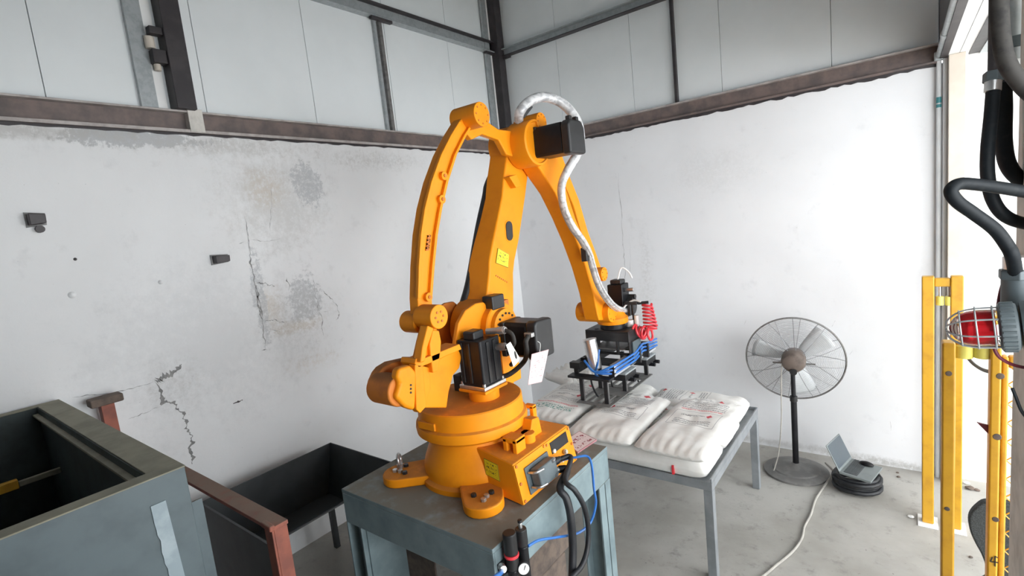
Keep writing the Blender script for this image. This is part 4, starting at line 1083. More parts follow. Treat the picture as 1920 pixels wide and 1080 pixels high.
# ================================================================== PEDESTAL FAN
FX, FY = 3.325, -.44
fan = thing('pedestal_fan', 'large industrial pedestal fan with round wire cage against the white wall', 'fan', (FX, FY, 0))
G().lathe((FX, FY, 0), [(.27, 0), (.27, .018), (.24, .03), (.20, .034), (.19, .044), (.10, .05), (.05, .07), (.03, .09)], 48).build('base', 'fan_base_paint', fan)
G().cyl((FX, FY, .05), (FX, FY, .72), .026, n=20).cyl((FX, FY, .70), (FX, FY, 1.10), .019, n=20).build('pole', 'black_gloss', fan)
G().cyl((FX, FY, .69), (FX, FY, .74), .032, n=20).build('pole_collar', 'black_paint', fan, bevel=.004)
tilt = math.radians(8); fax = Vector((.10, -math.cos(tilt), -math.sin(tilt))).normalized()     # towards the viewer = back of the fan
fu, fv, fd = frame(fax)
fc = Vector((FX + .0, FY + .10, 1.065)); FR = .405
hub = fc + fd * .19
mt = G().lathe(fc + fd * .03 + Vector((0, 0, .03)), [(.05, -.02), (.095, 0), (.10, .04), (.10, .11), (.085, .15), (.04, .17)], 32, fd).build('motor', 'fan_motor', fan)
G().box((FX - .035, FY - .05, 1.06), (FX + .035, FY + .05, 1.12)).build('tilt_bracket', 'black_paint', fan, bevel=.008)
G().ring(fc + fd * .0, FR, .008, fd, 72, 8).build('cage_rim', 'fan_steel', fan)
def dish(r, back):      # distance along the axis of a cage wire at radius r
    t_ = r / FR
    return (.10 if back else -.10) * (1 - t_ ** 3)
g = G()
for back in (0, 1):
    for k in range(26):
        r_ = .07 + (FR - .075) * k / 26
        g.ring(fc + fd * dish(r_, back), r_, .0011, fd, 56, 3)
g.build('cage_wires', 'fan_wire', fan, kind='stuff')
for back in (0, 1):
    for k in range(12):
        a = 2 * PI * (k + .3 * back) / 12
        dr = fu * math.cos(a) + fv * math.sin(a)
        pts = [fc + dr * r_ + fd * dish(r_, back) for r_ in (.06, .15, .25, .34, .385, FR)]
        G().tube(pts, .0028, 6).build('cage_spoke', 'fan_wire', fan)
for k in range(3):
    a0 = 2 * PI * k / 3 + .3
    g = G(); vs = []; fs = []
    for i in range(9):
        r_ = .05 + .31 * i / 8; cw = .06 + .16 * (i / 8) ** .8
        for j in range(5):
            ph = a0 + (j / 4 - .5) * cw / max(r_, .1); hh = (j / 4 - .5) * .07
            vs.append(fc + (fu * math.cos(ph) + fv * math.sin(ph)) * r_ + fd * (hh - .01))
    for i in range(8):
        for j in range(4): fs.append((i * 5 + j, i * 5 + j + 1, (i + 1) * 5 + j + 1, (i + 1) * 5 + j))
    o = g.add(vs, fs).build('blade', 'grey_light', fan)
    sd = o.modifiers.new('thick', 'SOLIDIFY'); sd.thickness = .002
for s_ in (-1, 1): G().cyl(fc + fd * .1 + fu * .09 * s_, fc + fd * .1 + fu * .17 * s_, .008, n=10).build('grip_bar', 'fan_steel', fan)
G().cyl(fc + fd * .2 + Vector((0, 0, -.04)), fc + fd * .17 + Vector((0, 0, -.04)), .03, n=16).build('knob', 'black_paint', fan)
pts = [fc + fd * .16 + Vector((-.09, 0, .02)), fc + fd * .17 + Vector((-.10, 0, -.1)), Vector((FX - .09, FY - .06, .80)), Vector((FX - .10, FY - .05, .5)), Vector((FX - .13, FY - .06, .2)), Vector((FX - .16, FY - .10, .06)), Vector((FX - .16, FY - .16, .05))]
G().tube(crom(pts, 8), .0055, 8).build('power_cord', 'cable_grey', fan)

# ================================================================== LAPTOP ON A CABLE COIL
LZ = .172
lc = P(1614, 884, z=LZ)
co = thing('cable_coil', 'coil of black corrugated hose on the floor under the laptop', 'hose coil', (lc.x - .02, lc.y + .03, 0))
pts = []
for k in range(5 * 36 + 1):
    a = 2 * PI * k / 36; t_ = k / 36
    rr_ = .16 + .012 * math.sin(t_ * 2.2)
    pts.append(Vector((lc.x - .03 + rr_ * math.cos(a), lc.y + .03 + rr_ * math.sin(a), .02 + .027 * t_ * .82 + .003 * math.sin(a * 3))))
rad = [.0165 + .0025 * (k % 2) for k in range(len(pts))]
G().tube(pts, rad, 10).build('hose', 'rubber', co)
G().ring((lc.x - .16, lc.y - .05, .075), .055, .016, (.7, .6, .2), 30, 10).build('loose_loop', 'rubber', co)
lp = thing('laptop', 'open grey laptop resting on the black coil near the wall', 'laptop', (lc.x, lc.y, LZ))
Mx = Matrix.Translation((lc.x, lc.y, LZ)) @ Matrix.Rotation(math.radians(77), 4, 'Z') @ Matrix.Rotation(math.radians(3), 4, 'X')
LW, LD = .31, .23
def lap(g, name, mat, parent, bevel=.003): g.xf(Mx); return g.build(name, mat, parent, bevel=bevel)
kb = lap(G().box((-LW / 2, -LD / 2, 0), (LW / 2, LD / 2, .018)), 'body', 'laptop_grey', lp)
lap(G().box((-LW / 2 + .02, -.01, .018), (LW / 2 - .02, LD / 2 - .025, .0195)), 'keyboard', 'key_dark', kb, 0)
for r_ in range(5):
    for c_ in range(12):
        x_ = -LW / 2 + .026 + c_ * .0235; y_ = -.004 + r_ * .0195
        lap(G().box((x_, y_, .0195), (x_ + .0195, y_ + .0155, .0215)), 'key', 'key_dark', kb, 0)
lap(G().box((-.05, -LD / 2 + .02, .018), (.05, -.025, .0188)), 'touchpad', 'laptop_grey', kb, 0)
Ms = Matrix.Translation((0, LD / 2, .016)) @ Matrix.Rotation(math.radians(-28), 4, 'X')
g = G().box((-LW / 2, -.004, 0), (LW / 2, .004, .23)); g.xf(Ms); ld = lap(g, 'lid', 'laptop_grey', lp)
g = G().box((-LW / 2 + .012, -.0055, .02), (LW / 2 - .012, -.004, .22)); g.xf(Ms); lap(g, 'screen', 'screen_dark', ld, 0)
mo = G().lathe((0, 0, 0), [(.03, 0), (.032, .008), (.026, .02), (.012, .028), (.002, .03)], 20); mo.xf(Matrix.Translation((.11, -.01, .0215)) @ Matrix.Diagonal((1, 1.7, 1, 1))); mo.xf(Mx)
tag(mo.build('computer_mouse', 'black_gloss'), 'black computer mouse lying on the open laptop', 'mouse')
# pale cable from the laptop coil across the floor
pts = [P(1548, 868, z=.10), P(1562, 885, z=.10), P(1552, 902, z=.02), P(1530, 935, z=.012), P(1520, 965, z=.012), P(1508, 988, z=.012), P(1503, 1010, z=.012), P(1485, 1035, z=.012), P(1455, 1060, z=.012), P(1428, 1082, z=.012), P(1380, 1110, z=.012)]
tag(G().tube(crom(pts, 8), .009, 8).build('floor_cable', 'cable_grey'), 'pale grey cable snaking across the concrete floor towards the laptop', 'cable')

# ================================================================== TANK
TK = 1.82
ta = P(346, 872, z=TK); tfar = P(107, 749, z=TK); tin = P(273, 888, z=TK); tin2 = P(79, 760, z=TK)
kx0, kx1, ky1, ky0 = tfar.x, ta.x, ta.y, ta.y - 1.7
ix0, ix1, iy1 = tin2.x - .0, tin.x, tin.y
ix0 = max(ix0, kx0 + .05); iy0 = ky0 + .1
tk = thing('steel_tank', 'open grey-green steel tank with a dusty khaki rim in the near left corner', 'tank', ((kx0 + kx1) / 2, (ky0 + ky1) / 2, 0))
ZB = .45
def wallbox(a, b_): return G().box(a, b_).build('wall_plate', 'grey_green_paint', tk, bevel=.004)
wallbox((kx1 - .012, ky0, ZB), (kx1, ky1, TK - .004)); wallbox((kx0, ky0, ZB), (kx0 + .012, ky1, TK - .004))
wallbox((kx0 + .012, ky1 - .012, ZB), (kx1 - .012, ky1, TK - .004)); wallbox((kx0 + .012, ky0, ZB), (kx1 - .012, ky0 + .012, TK - .004))
for a, b_ in (((ix1, ky0, TK - .006), (kx1 + .002, ky1 + .002, TK)), ((kx0, ky0, TK - .006), (ix0, ky1 + .002, TK)), ((ix0, iy1, TK - .006), (ix1, ky1 + .002, TK)), ((ix0, ky0, TK - .006), (ix1, iy0, TK))):
    G().box(a, b_).build('rim', 'khaki_rim', tk, bevel=.002)
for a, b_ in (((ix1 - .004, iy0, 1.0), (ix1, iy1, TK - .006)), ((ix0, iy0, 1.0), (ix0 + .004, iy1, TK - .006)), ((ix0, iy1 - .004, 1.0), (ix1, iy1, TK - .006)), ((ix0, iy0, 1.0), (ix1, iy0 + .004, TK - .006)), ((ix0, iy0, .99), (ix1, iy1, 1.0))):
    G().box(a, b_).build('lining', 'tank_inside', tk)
G().box((ix0, iy1 - .03, TK - .05), (ix1, iy1 - .005, TK - .04)).build('ledge', 'khaki_rim', tk)
ya_ = P(-40, 918, z=1.5); yb_ = P(113, 879, z=1.5); yc_ = P(38, 900, z=1.5)
dv = Vector((yb_ - ya_).normalized())
G().bar(Vector((yb_.x, iy1 - .18, 1.5)), Vector((yb_.x, iy0 + .01, 1.5)), .035, .05).build('crossbar', 'yellow_paint', tk, bevel=.005)
G().bar(Vector((yb_.x, iy1 - .005, 1.495)), Vector((yb_.x, iy1 - .18, 1.495)), .025, .03).build('crossbar', 'khaki_rim', tk, bevel=.005)
G().cyl((yb_.x, iy1 - .40, 1.5), (yb_.x, iy1 - .46, 1.5), .04, n=12).build('coupling', 'yellow_nylon', tk, bevel=.004)
for x_ in (kx0 + .03, kx1 - .11):
    for y_ in (ky0 + .03, ky1 - .11): G().box((x_, y_, 0), (x_ + .08, y_ + .08, ZB)).build('leg', 'grey_green_paint', tk, bevel=.004)
# peeling strip of film on the side
s0, s1 = P(297, 943, x=kx1), P(335, 1090, x=kx1)
g = G(); L_, R_ = [], []
random.seed(5)
for k in range(15):
    p = s0.lerp(s1, k / 14); L_.append((p.y - .022 - .006 * random.random(), p.z)); R_.append((p.y + .022, p.z))
g.prism(L_ + R_[::-1], kx1, kx1 + .004).build('film_strip', 'film', tk, label='pale strip of protective film')
# flat stiffener standing behind the corner of the tank
q = P(368, 935, y=ky1 + .10)
G().box((kx1 - .15, ky1, .02), (kx1 - .14, ky1 + .08, q.z + .05)).build('stiffener', 'grey_green_paint', tk, bevel=.002)

# ================================================================== HOPPER
HZ = .9
hA, hB, hD = P(375, 942, z=HZ), P(621, 830, z=HZ), P(500, 1028, z=HZ)
hx0, hx1, hy0, hy1 = hA.x, hD.x, hA.y, hB.y
hp_ = thing('hopper', 'open black sheet-metal hopper between the tank and the robot pedestal', 'hopper', ((hx0 + hx1) / 2, (hy0 + hy1) / 2, 0))
bx_, by_ = .12, .12
top = [(hx0, hy0, HZ), (hx1, hy0, HZ), (hx1, hy1, HZ), (hx0, hy1, HZ)]
bot = [(hx0 + .02, hy0 + .01, .50), (hx0 + .26, hy0 + .01, .50), (hx0 + .26, hy1 - .10, .50), (hx0 + .02, hy1 - .10, .50)]
cen = Vector(((hx0 + hx1) / 2, (hy0 + hy1) / 2, 0))
def inner(p, k=.012): d = Vector((cen.x - p[0], cen.y - p[1], 0)); d.normalize(); return Vector(p) + d * k
for i in range(4):
    j = (i + 1) % 4
    G().hexa([bot[i], bot[j], top[j], top[i]], [inner(bot[i]), inner(bot[j]), inner(top[j]), inner(top[i])]).build('side_sheet', 'dark_sheet', hp_)
G().add([inner(b_) for b_ in bot] + [inner(b_) - Vector((0, 0, .01)) for b_ in bot], [(0, 1, 2, 3), (7, 6, 5, 4), (0, 4, 5, 1), (1, 5, 6, 2), (2, 6, 7, 3), (3, 7, 4, 0)]).build('bottom_sheet', 'dark_sheet', hp_)
G().box((hx0, hy0 - .006, .04), (hx1, hy0, HZ)).build('front_skirt', 'dark_sheet', hp_)
for b_ in (bot[0], bot[3]): G().box((b_[0] - .02, b_[1] - .02, 0), (b_[0] + .02, b_[1] + .02, .51)).build('leg', 'dark_sheet', hp_)

# ================================================================== RED STEEL FRAME
RZ_ = 1.2
rp = P(506, 984, z=RZ_)
fr_ = thing('red_steel_frame', 'red primed steel frame with a post in front of the black hopper', 'steel frame', (rp.x, rp.y, 0))
G().box((rp.x - .045, rp.y - .012, 0), (rp.x + .035, rp.y, RZ_ - .004)).box((rp.x + .023, rp.y, 0), (rp.x + .035, rp.y + .07, RZ_ - .004)).build('post', 'red_primer', fr_, bevel=.003)
G().box((.02, rp.y - .015, RZ_ - .022), (rp.x + .04, rp.y + .075, RZ_)).build('beam', 'red_primer', fr_, bevel=.003)
G().bar((rp.x - .05, rp.y - .01, RZ_ - .0), (rp.x + .045, rp.y - .01, RZ_ - .005), .03, .03).build('weld_bead', 'red_primer', fr_, bevel=.008)
tz = 1.76
tq = P(196, 748, z=tz)
tq = Vector((max(tq.x, .12), tq.y, tz))
ts = thing('tee_post', 'red steel post with a short flat cap rising behind the tank rim', 'steel post', (tq.x, tq.y, 0))
G().box((tq.x - .035, tq.y - .035, 0), (tq.x + .035, tq.y + .035, tz - .03)).build('post', 'red_primer', ts, bevel=.004)
G().box((tq.x - .05, tq.y - .085, tz - .03), (tq.x + .05, tq.y + .085, tz + .02)).build('cap', 'brown_block', ts, bevel=.008)

# ================================================================== AIR UNIT, CABLES AND SIGN ON THE PEDESTAL
ex = px1
au = thing('air_regulator', 'black air filter regulator with red ring and round gauge on the pedestal edge', 'air regulator', (ex + .05, P(985, 1050, x=ex).y, .85))
def ap(px, py, o=.05): return P(px, py, x=ex + o)
def ac(a, b_, r, n=24): return G().cyl(a, b_, r, n=n)
p = ap(958, 1030)
ac(p + Vector((0, 0, -.02)), p + Vector((0, 0, .09)), .034).build('regulator_knob', 'black_paint', au, bevel=.006)
ac(p + Vector((0, 0, -.035)), p + Vector((0, 0, -.02)), .037).build('red_ring', 'red_tube', au, bevel=.003)
ac(p + Vector((0, 0, -.10)), p + Vector((0, 0, -.035)), .032).build('regulator_body', 'black_paint', au, bevel=.006)
ac(p + Vector((0, 0, -.20)), p + Vector((0, 0, -.10)), .028).build('filter_bowl', 'black_gloss', au, bevel=.01)
q = p + Vector((0, .09, -.01))
ac(q + Vector((0, 0, -.02)), q + Vector((0, 0, .07)), .030).build('lubricator_head', 'black_paint', au, bevel=.006)
ac(q + Vector((0, 0, .07)), q + Vector((0, 0, .10)), .010).build('sight_dome', 'bright_steel', au, bevel=.003)
ac(q + Vector((0, 0, .10)), q + Vector((0, 0, .115)), .012).build('drip_knob', 'black_paint', au, bevel=.003)
ac(q + Vector((0, 0, -.22)), q + Vector((0, 0, -.02)), .028).build('lubricator_bowl', 'black_gloss', au, bevel=.01)
gq = ap(980, 1062, .085); gd = Vector((.75, -.62, .15)).normalized()
ga = ac(gq, gq + gd * .025, .031, 28).build('gauge', 'black_paint', au, bevel=.003)
ac(gq + gd * .0255, gq + gd * .027, .027, 28).build('gauge_face', 'paper', ga)
G().bar(gq + gd * .028 + Vector((0, 0, -.005)), gq + gd * .028 + Vector((.006, .008, .017)), .003, .002).build('gauge_needle', 'black_paint', ga)
ac(ap(940, 1062), ap(944, 1068, .09), .017).build('port_ring', 'bright_steel', au, bevel=.003)
G().box((ex, p.y - .06, p.z - .13), (ex + .02, q.y + .05, p.z - .06)).build('mounting_bracket', 'black_paint', au, bevel=.004)
G().tube(crom([ap(944, 1066, .06), ap(938, 1075, .10), ap(925, 1085, .12), ap(910, 1105, .1)], 6), .011, 10).build('air_tube', 'blue_tube', au)
# blue hose from the regulator up to the robot housing
f0 = face(.68, .36, .03)
hz = [ap(990, 1024, .05), ap(1010, 1013, .05), ap(1040, 1008, .055), ap(1070, 1003, .07), ap(1090, 996, .085), ap(1108, 978, .11), ap(1117, 945, .14), ap(1114, 918, .15), f0 + Vector((.14, .09, .0)), f0 + Vector((.07, .04, .015)), f0]
tag(G().tube(crom(hz, 8), .0075, 8).build('air_hose', 'blue_tube'), 'thin blue air hose looping from the robot base to the regulator', 'air hose')
hz = [ap(1037, 1022, -.3), ap(1038, 1040, -.3), ap(1041, 1060, -.28), ap(1046, 1090, -.26)]
tag(G().tube(crom(hz, 8), .0055, 8).build('air_hose', 'blue_tube'), 'short thin blue hose hanging under the pedestal top', 'air hose')
# black cables from the connector
k0 = face(.59, .49, .055); k1 = face(.54, .28, .052)
hz = [k0, k0 + Vector((.05, .05, .0)), P(1060, 900, x=2.62), P(1078, 920, x=2.68), P(1095, 950, x=2.70), P(1103, 990, x=2.70), P(1101, 1030, x=2.70), P(1090, 1062, x=2.70), P(1070, 1085, x=2.69), P(1040, 1130, x=2.68)]
tag(G().tube(crom(hz, 8), .015, 12).build('power_cable', 'rubber'), 'thin black cable curving down from the robot connector', 'cable')
hz = [k1, k1 + Vector((.04, .03, -.01)), P(1050, 915, x=2.60), P(1062, 935, x=2.64), P(1070, 970, x=2.66), P(1074, 1020, x=2.66), P(1073, 1080, x=2.66), P(1072, 1180, x=2.66)]
tag(G().tube(crom(hz, 8), .022, 12).build('power_cable', 'rubber'), 'thick black cable hanging straight down beside the pedestal', 'cable')
# sign plate lying on the pedestal corner
sg = [P(1083, 848, z=PZ + .012), P(1119, 824, z=PZ + .012), P(1086, 808, z=PZ + .012), P(1058, 826, z=PZ + .012)]
so = quad_uv(sg, 'sign_plate', 'sign_print', None, .01)
tag(so, 'pinkish white sign plate lying flat on the pedestal behind the robot base', 'sign')

# ================================================================== UNDER THE PEDESTAL
random.seed(11)
def rock(c, r, name, mat, label, seed):
    bm = bmesh.new(); bmesh.ops.create_icosphere(bm, subdivisions=2, radius=1)
    vs = []
    for v in bm.verts:
        k = 1 + .35 * mnoise.noise(v.co * 1.3 + Vector((seed, 0, 0)))
        vs.append(Vector((c[0] + v.co.x * r[0] * k, c[1] + v.co.y * r[1] * k, max(0.001, c[2] + v.co.z * r[2] * k))))
    fs = [tuple(v.index for v in f.verts) for f in bm.faces]
    bm.free()
    return tag(G().add(vs, fs).build(name, mat, smooth=20), label, 'rubble', 'rubble under the pedestal')
wb = P(1040, 985, x=2.35); 
blk_ = thing('timber_prop', 'stepped brown timber blocks stacked under the pedestal top', 'timber', (2.25, -3.2, 0))
G().box((2.08, -3.50, 0), (2.36, -2.95, .42)).build('block', 'brown_block', blk_, bevel=.012)
G().box((2.12, -3.42, .42), (2.36, -2.9, .62)).build('block', 'brown_block', blk_, bevel=.012)
G().box((2.16, -3.30, .62), (2.34, -2.85, .80)).build('block', 'brown_block', blk_, bevel=.012)
G().box((2.22, -3.55, .42), (2.34, -3.43, .60)).build('block', 'wood', blk_, bevel=.008)
rg = G()
for k in range(26):
    x_, y_ = random.uniform(1.55, 2.02), random.uniform(-3.75, -2.8); rr_ = random.uniform(.03, .09)
    bm = bmesh.new(); bmesh.ops.create_icosphere(bm, subdivisions=1, radius=1)
    rg.add([(x_ + v.co.x * rr_ * (1 + .5 * mnoise.noise(v.co * 1.3 + Vector((k, 0, 0)))), y_ + v.co.y * rr_, max(.001, rr_ * .5 + v.co.z * rr_ * .7)) for v in bm.verts], [tuple(v.index for v in f.verts) for f in bm.faces])
    bm.free()
tag(rg.build('rubble_heap', 'rubble', smooth=10), 'heap of pale broken stone on the floor under the pedestal', 'rubble', kind='stuff')

# ================================================================== YELLOW FENCE
fe = thing('safety_fence', 'yellow steel frame of two posts joined at the top beside the white wall', 'fence', (4.345, -.845, 0))
def post(x0, x1, y0, y1, z0, z1, par, name='post'): return G().box((x0, y0, z0), (x1, y1, z1)).build(name, 'yellow_paint', par, bevel=.008)
post(4.235, 4.305, -.88, -.81, .008, 1.9, fe); post(4.392, 4.462, -.88, -.81, .008, 1.9, fe)
post(4.305, 4.392, -.87, -.82, 1.825, 1.885, fe, 'top_bar')
for x_ in (4.27, 4.427): G().box((x_ - .06, -.93, 0), (x_ + .06, -.76, .008)).build('foot_plate', 'white_paint', fe, bevel=.002)
for x_ in (4.335, 4.385):
    G().cyl((x_, -.85, 1.755), (x_, -.85, 1.825), .006, n=8).build('roller_pin', 'steel', fe)
    G().cyl((x_, -.85, 1.69), (x_, -.85, 1.755), .023, n=20).build('roller', 'yellow_nylon', fe, bevel=.004)
G().cyl((4.37, -.86, .30), (4.37, -.86, .36), .022, n=20).build('roller', 'yellow_nylon', fe, bevel=.004)
G().box((4.36, -.87, .36), (4.40, -.85, .375)).build('roller_arm', 'yellow_paint', fe)
# nearer gate: guide post, gate frame with mesh
gt = thing('mesh_gate', 'yellow mesh gate with square tube posts standing nearer than the white wall', 'gate', (4.5, -2.8, 0))
gz = P(1770, 640, y=-2.8).z
a0, a1 = P(1765, 860, y=-2.83).x, P(1791, 860, y=-2.83).x
post(a0, a1, -2.83, -2.76, 0, gz, gt)
b0, b1, b2, b3 = (P(v, 860, y=-2.83).x for v in (1854, 1875, 1877, 1890))
post(b0, b1, -2.83, -2.76, 0, gz + .02, gt); post(b2, b3, -2.81, -2.76, .1, gz - .05, gt, 'gate_stile')
post(b3, b3 + 1.2, -2.80, -2.76, gz - .10, gz - .05, gt, 'gate_rail'); post(b3, b3 + 1.2, -2.80, -2.76, .1, .15, gt, 'gate_rail'); post(b3 + 1.2, b3 + 1.25, -2.80, -2.76, .1, gz - .05, gt, 'gate_stile')
post(a1, b0, -2.80, -2.77, gz - .03, gz, gt, 'top_bar')
g = G()
for k in range(-22, 15):
    for s_ in (-1, 1):
        x0_ = b3 + .08 * k if s_ > 0 else b3 + 1.2 - .08 * k
        # diagonal wire clipped to the frame
        pts = []
        for z_ in (.15, gz - .10):
            pts.append((x0_ + s_ * (z_ - .15), z_))
        (xa, za), (xb, zb) = pts
        lo, hi = b3, b3 + 1.2
        def cl_(xq): return za + (xq - xa) * (zb - za) / (xb - xa)
        if max(xa, xb) < lo or min(xa, xb) > hi: continue
        if xa < lo: xa, za = lo, cl_(lo)
        if xb > hi: xb, zb = hi, cl_(hi) if xb != xa else zb
        if xa > hi: za = cl_(hi); xa = hi
        if xb < lo: zb = cl_(lo); xb = lo
        if abs(xb - xa) > .02: g.tube([(xa, -2.785, za), (xb, -2.785, zb)], .0025, 4)
g.build('wire_mesh', 'yellow_paint', gt, kind='stuff')
for px in (1807, 1843):
    c = P(px, 655, y=-2.785)
    G().cyl((c.x, c.y, c.z - .035), (c.x, c.y, c.z + .02), .031, n=24).build('roller', 'yellow_nylon', gt, bevel=.005)
    G().cyl((c.x, c.y, c.z + .02), (c.x, c.y, gz), .007, n=8).build('roller_pin', 'steel', gt)
for (px, py, r_) in ((1779, 701, .014), (1876, 706, .016), (1870, 820, .017), (1776, 955, .012), (1867, 975, .014)):
    c = P(px, py, y=-2.834); G().lathe((c.x, -2.83, c.z), [(r_ * .8, 0), (r_ * .7, .002), (r_ * .3, .0025), (0.001, .003)], 12, (0, -1, 0)).build('weld_spot', 'brown_block', gt)
# scribbled mark on the gate post
mk = G()
for a, b_ in (((1861, 1045), (1857, 1053)), ((1857, 1053), (1872, 1055)), ((1866, 1043), (1866, 1062)), ((1866, 1043), (1871, 1046))):
    mk.bar(P(*a, y=-2.8315), P(*b_, y=-2.8315), .003, .004, (0, 1, 0))
mk.build('scribbled_mark', 'ink', gt)
c = P(1850, 803, y=-2.80); G().prism_y([(c.x - .03, c.z + .02), (c.x + .02, c.z + .01), (c.x + .01, c.z - .03)], -2.80, -2.79).build('red_tab', 'dark_red_wire', gt)
# dark cable hanging behind the fence
hz = [P(1800, 655, y=-.83), P(1812, 668, y=-1.0), P(1825, 682, y=-1.3), P(1840, 692, y=-1.7), P(1856, 697, y=-2.2), P(1870, 697, y=-2.6), P(1882, 692, y=-2.752)]
tag(G().tube(crom(hz, 8), .010, 10).build('fence_cable', 'hose_black'), 'dark cable sagging behind the yellow fence posts', 'cable')

# ================================================================== CHAIR BEHIND THE FENCE
cy_ = -2.25
ch = thing('office_chair', 'dark grey mesh chair with a rounded back behind the yellow fence post', 'chair', (4.85, cy_, 0))
ol = [P(a, b_, y=cy_) for a, b_ in ((1847, 942), (1832, 950), (1820, 963), (1816, 978), (1820, 1000), (1830, 1022), (1840, 1040), (1848, 1062), (1850, 1085), (1856, 1100))]
top_r = [Vector((2 * 4.72 - v.x, v.y, v.z)) for v in ol][::-1]
cap_ = [Vector((4.72 + q_ * (4.72 - ol[0].x), cy_, ol[0].z + .035 * (1 - abs(q_) ** 1.6))) for q_ in (.75, .5, .25, 0, -.25, -.5, -.75)]
pl2 = [(v.x, v.z) for v in crom(ol + top_r + cap_, 3, True)]
bk_ = G().prism_y(pl2, cy_, cy_ + .05).build('backrest', 'chair_mesh', ch, bevel=.015)
zb_ = min(z for x, z in pl2)
G().box((4.50, cy_ - .02, zb_ - .12), (4.94, cy_ + .45, zb_ - .04)).build('seat', 'chair_mesh', ch, bevel=.03)
G().box((4.70, cy_ + .02, zb_ - .10), (4.74, cy_ + .05, zb_ + .2)).build('back_support', 'black_paint', ch)
G().cyl((4.72, cy_ + .22, .06), (4.72, cy_ + .22, zb_ - .11), .03).build('gas_column', 'black_paint', ch)
for k in range(5):
    a = 2 * PI * k / 5 + .3
    e = Vector((4.72 + .28 * math.cos(a), cy_ + .22 + .28 * math.sin(a), .06))
    G().bar((4.72, cy_ + .22, .08), e, .035, .03).build('base_arm', 'black_paint', ch, bevel=.006)
    G().cyl(e + Vector((0, -.012, -.034)), e + Vector((0, .012, -.034)), .026, n=16).build('caster', 'black_paint', ch)

# ================================================================== NEAR PILLAR WITH BEACON AND HOSES
plx = P(1896, 800, y=-3.30).x
pil = tag(G().box((plx, -3.64, 0), (plx + .42, -3.30, 3.5)).build('pillar', 'pillar_concrete', bevel=.01), 'rough grey pillar at the right edge of the picture', 'pillar')
# beacon: axis points left and slightly towards the viewer
BD = 1.28
b0 = P(1890, 613, d=BD)
los = ray(1835, 615).normalized()
bax = (-RT + DN * .03 - los * (-RT + DN * .03).dot(los)).normalized()
bc = thing('warning_beacon', 'red rotating warning beacon under clear glass in a grey wire cage', 'beacon', b0 - Vector((0, 0, .07)))
def onax(px):
    lo, hi = -.4, .4
    for _ in range(40):
        m_ = (lo + hi) / 2; v = b0 + bax * m_ - CAM
        if 960 + F * v.dot(RT) / v.dot(fw) > px: lo = m_
        else: hi = m_
    return b0 + bax * lo
G().lathe(onax(1912), [(.05, 0), (.058, .003), (.062, .012), (.062, .034), (.055, .038)], 40, bax).build('collar', 'grey_plastic', bc)
for k in range(28):
    a = 2 * PI * k / 28; u_, v_, d_ = frame(bax)
    dr = u_ * math.cos(a) + v_ * math.sin(a)
    G().bar(onax(1904) + dr * .061, onax(1878) + dr * .061, .006, .006, dr).build('grip_rib', 'grey_plastic', bc, bevel=.001)
G().lathe(onax(1872), [(.046, 0), (.046, .04), (.044, .057), (.037, .073), (.027, .085), (.014, .093), (.001, .096)], 40, bax).build('glass_dome', 'clear_glass', bc)
G().lathe(onax(1868), [(.036, 0), (.036, .045), (.034, .058), (.030, .066), (.018, .068)], 36, bax).build('red_lens', 'red_glass', bc)
u_, v_, d_ = frame(bax)
for h_, rr_ in ((.012, .0545), (.045, .054), (.076, .046)): G().ring(onax(1876) + bax * h_, rr_, .0022, bax, 40, 6).build('cage_ring', 'galvanised', bc)
for k in range(8):
    a = 2 * PI * k / 8 + .2; dr = u_ * math.cos(a) + v_ * math.sin(a)
    pts = [onax(1878) + dr * .0545, onax(1876) + bax * .045 + dr * .054, onax(1876) + bax * .076 + dr * .046, onax(1876) + bax * .100 + dr * .026, onax(1876) + bax * .106 + dr * .004]
    G().tube(crom(pts, 4), .0022, 6).build('cage_wire', 'galvanised', bc)
hc = P(1935, 610, d=BD + .06)
G().lathe(onax(1918) - bax * .085, [(.045, 0), (.07, .01), (.075, .05), (.06, .088)], 32, bax).build('housing', 'grey_plastic', bc)
G().cyl(hc + Vector((-.03, 0, .05)), hc + Vector((-.03, 0, .13)), .032, n=20).build('gland_base', 'grey_plastic', bc, bevel=.004)
hb_ = G().cyl(hc + Vector((-.03, 0, .125)), hc + Vector((-.03, 0, .15)), .040, n=6).build('gland_nut', 'grey_plastic', bc, bevel=.003)
G().cyl(hc + Vector((-.03, 0, .15)), hc + Vector((-.03, 0, .185)), .030, n=20).build('gland_ferrule', 'bright_steel', bc, bevel=.003)
G().bar(hc + Vector((0, .0, -.02)), Vector((plx + .12, -3.64, hc.z)), .09, .09).build('mounting_arm', 'grey_plastic', bc, bevel=.006)
# black hoses near the viewer
def hose(pts, r_, label, dd, matn='hose_black'):
    q = [P(a, b_, d=(c if c else dd)) for a, b_, c in pts]
    return tag(G().tube(crom(q, 10), r_, 14).build('rubber_hose', matn), label, 'hose', 'black hoses beside the pillar')
hose([(1905, 515, BD + .05), (1898, 480, 0), (1888, 460, 0), (1865, 430, 0), (1825, 400, 0), (1795, 378, 0), (1783, 358, 0), (1798, 345, 0), (1830, 346, 0), (1875, 352, 0), (1925, 360, 0), (1990, 370, 0)], .0155, 'black hose making the wide loop to the left above the beacon', 1.30)
hose([(1862, 172, 0), (1858, 220, 0), (1852, 280, 0), (1852, 330, 0), (1862, 375, 0), (1885, 405, 0), (1925, 420, 0), (1985, 425, 0)], .0165, 'black hose dropping from the grey coupling behind the loop', 1.42)
hose([(1880, 150, 1.45), (1882, 200, 0), (1882, 270, 0), (1893, 315, 0), (1925, 345, 0), (1980, 370, 0)], .020, 'thick black hose running in front of the pillar', 1.48)
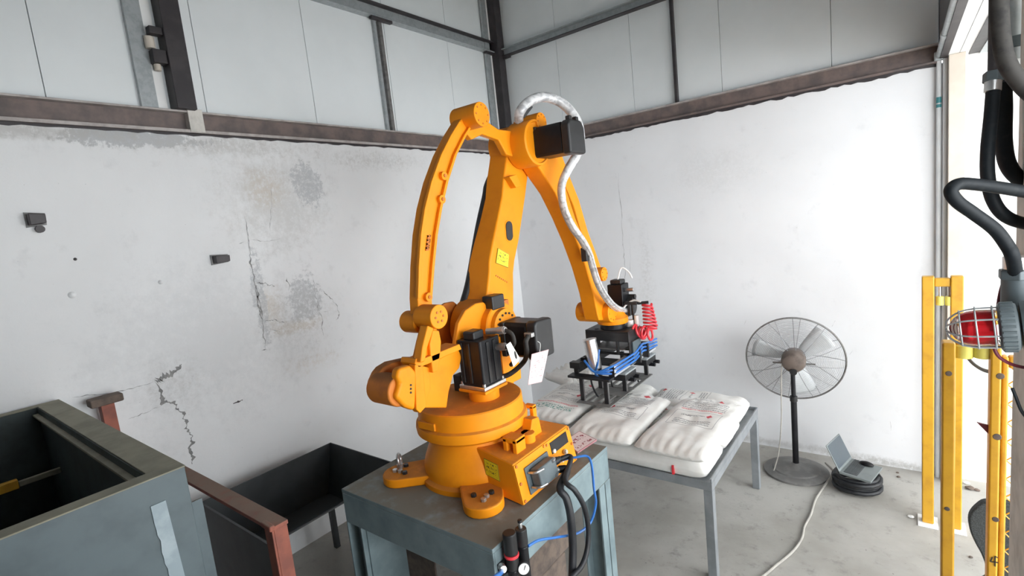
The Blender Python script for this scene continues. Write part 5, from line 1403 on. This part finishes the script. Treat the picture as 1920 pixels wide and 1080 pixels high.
hose([(1872, -60, 0), (1873, 0, 0), (1876, 60, 0), (1885, 110, 0), (1905, 145, 0), (1940, 180, 0), (2000, 210, 0)], .019, 'dusty dark hose curving in from the top right corner', 1.25, 'conduit_cable')
cp_ = thing('hose_coupling', 'grey threaded coupling on the hanging hose beside the pillar', 'coupling', P(1861, 172, d=1.42))
a = P(1861, 172, d=1.42); b_ = P(1863, 135, d=1.42)
G().cyl(a, a.lerp(b_, .55), .019, n=20).build('sleeve', 'bright_steel', cp_, bevel=.002)
G().cyl(a.lerp(b_, .5), b_, .024, n=6).build('nut', 'grey_plastic', cp_, bevel=.003)
G().cyl(b_, P(1866, -40, d=1.42), .013, n=16).build('pipe', 'dark_post', cp_)
cp_ = thing('conduit_fitting', 'grey conduit and hexagonal fitting at the top right corner', 'fitting', P(1902, 70, d=1.55))
G().cyl(P(1906, -60, d=1.55), P(1904, 72, d=1.55), .024, n=20).build('pipe', 'galvanised', cp_)
G().cyl(P(1904, 72, d=1.55), P(1904, 92, d=1.55), .036, n=6).build('nut', 'grey_plastic', cp_, bevel=.003)
G().cyl(P(1904, 92, d=1.55), P(1904, 116, d=1.55), .026, n=16).build('sleeve', 'galvanised', cp_, bevel=.003)
hose([(1925, 482, 0), (1905, 494, 0), (1888, 515, 0), (1878, 540, 0), (1872, 570, 0), (1871, 600, 0)], .0045, 'thin dark red wire arching over the beacon', 1.40, 'dark_red_wire')
hose([(1862, 600, 0), (1862, 640, 0), (1870, 665, 0), (1890, 680, 0), (1915, 688, 0), (1940, 690, 0)], .0045, 'thin dark red wire sagging below the beacon', 1.42, 'dark_red_wire')
hose([(1898, 728, 0), (1905, 745, 0), (1915, 770, 0), (1930, 790, 0)], .004, 'thin black wire hanging down the face of the pillar', 1.40)

# ================================================================== SMALL LITTER ON THE FLOOR
for k, (px, py, r_) in enumerate([(1812, 905, .022), (1818, 915, .03), (1832, 918, .02), (1708, 968, .02), (1685, 893, .014), (1683, 885, .012), (1820, 1043, .012)]):
    p = P(px, py, z=.01)
    o = rock((p.x, p.y, r_ * .4), (r_, r_ * .9, r_ * .5), 'floor_chip', 'white_paint' if k in (0, 3) else 'brown_block', '', 30 + k)
    o['label'] = ['white plaster chip behind the yellow frame by the wall', 'brown chip nearest the yellow frame by the wall', 'small brown chip further along the wall base', 'white chip on the floor left of the yellow frame', 'tiny dark chip on the floor right of the laptop', 'tiny dark chip closest to the wall right of the laptop', 'small dark chip on the floor in front of the chair'][k]
    o['group'] = 'chips on the concrete floor'; o['category'] = 'debris'
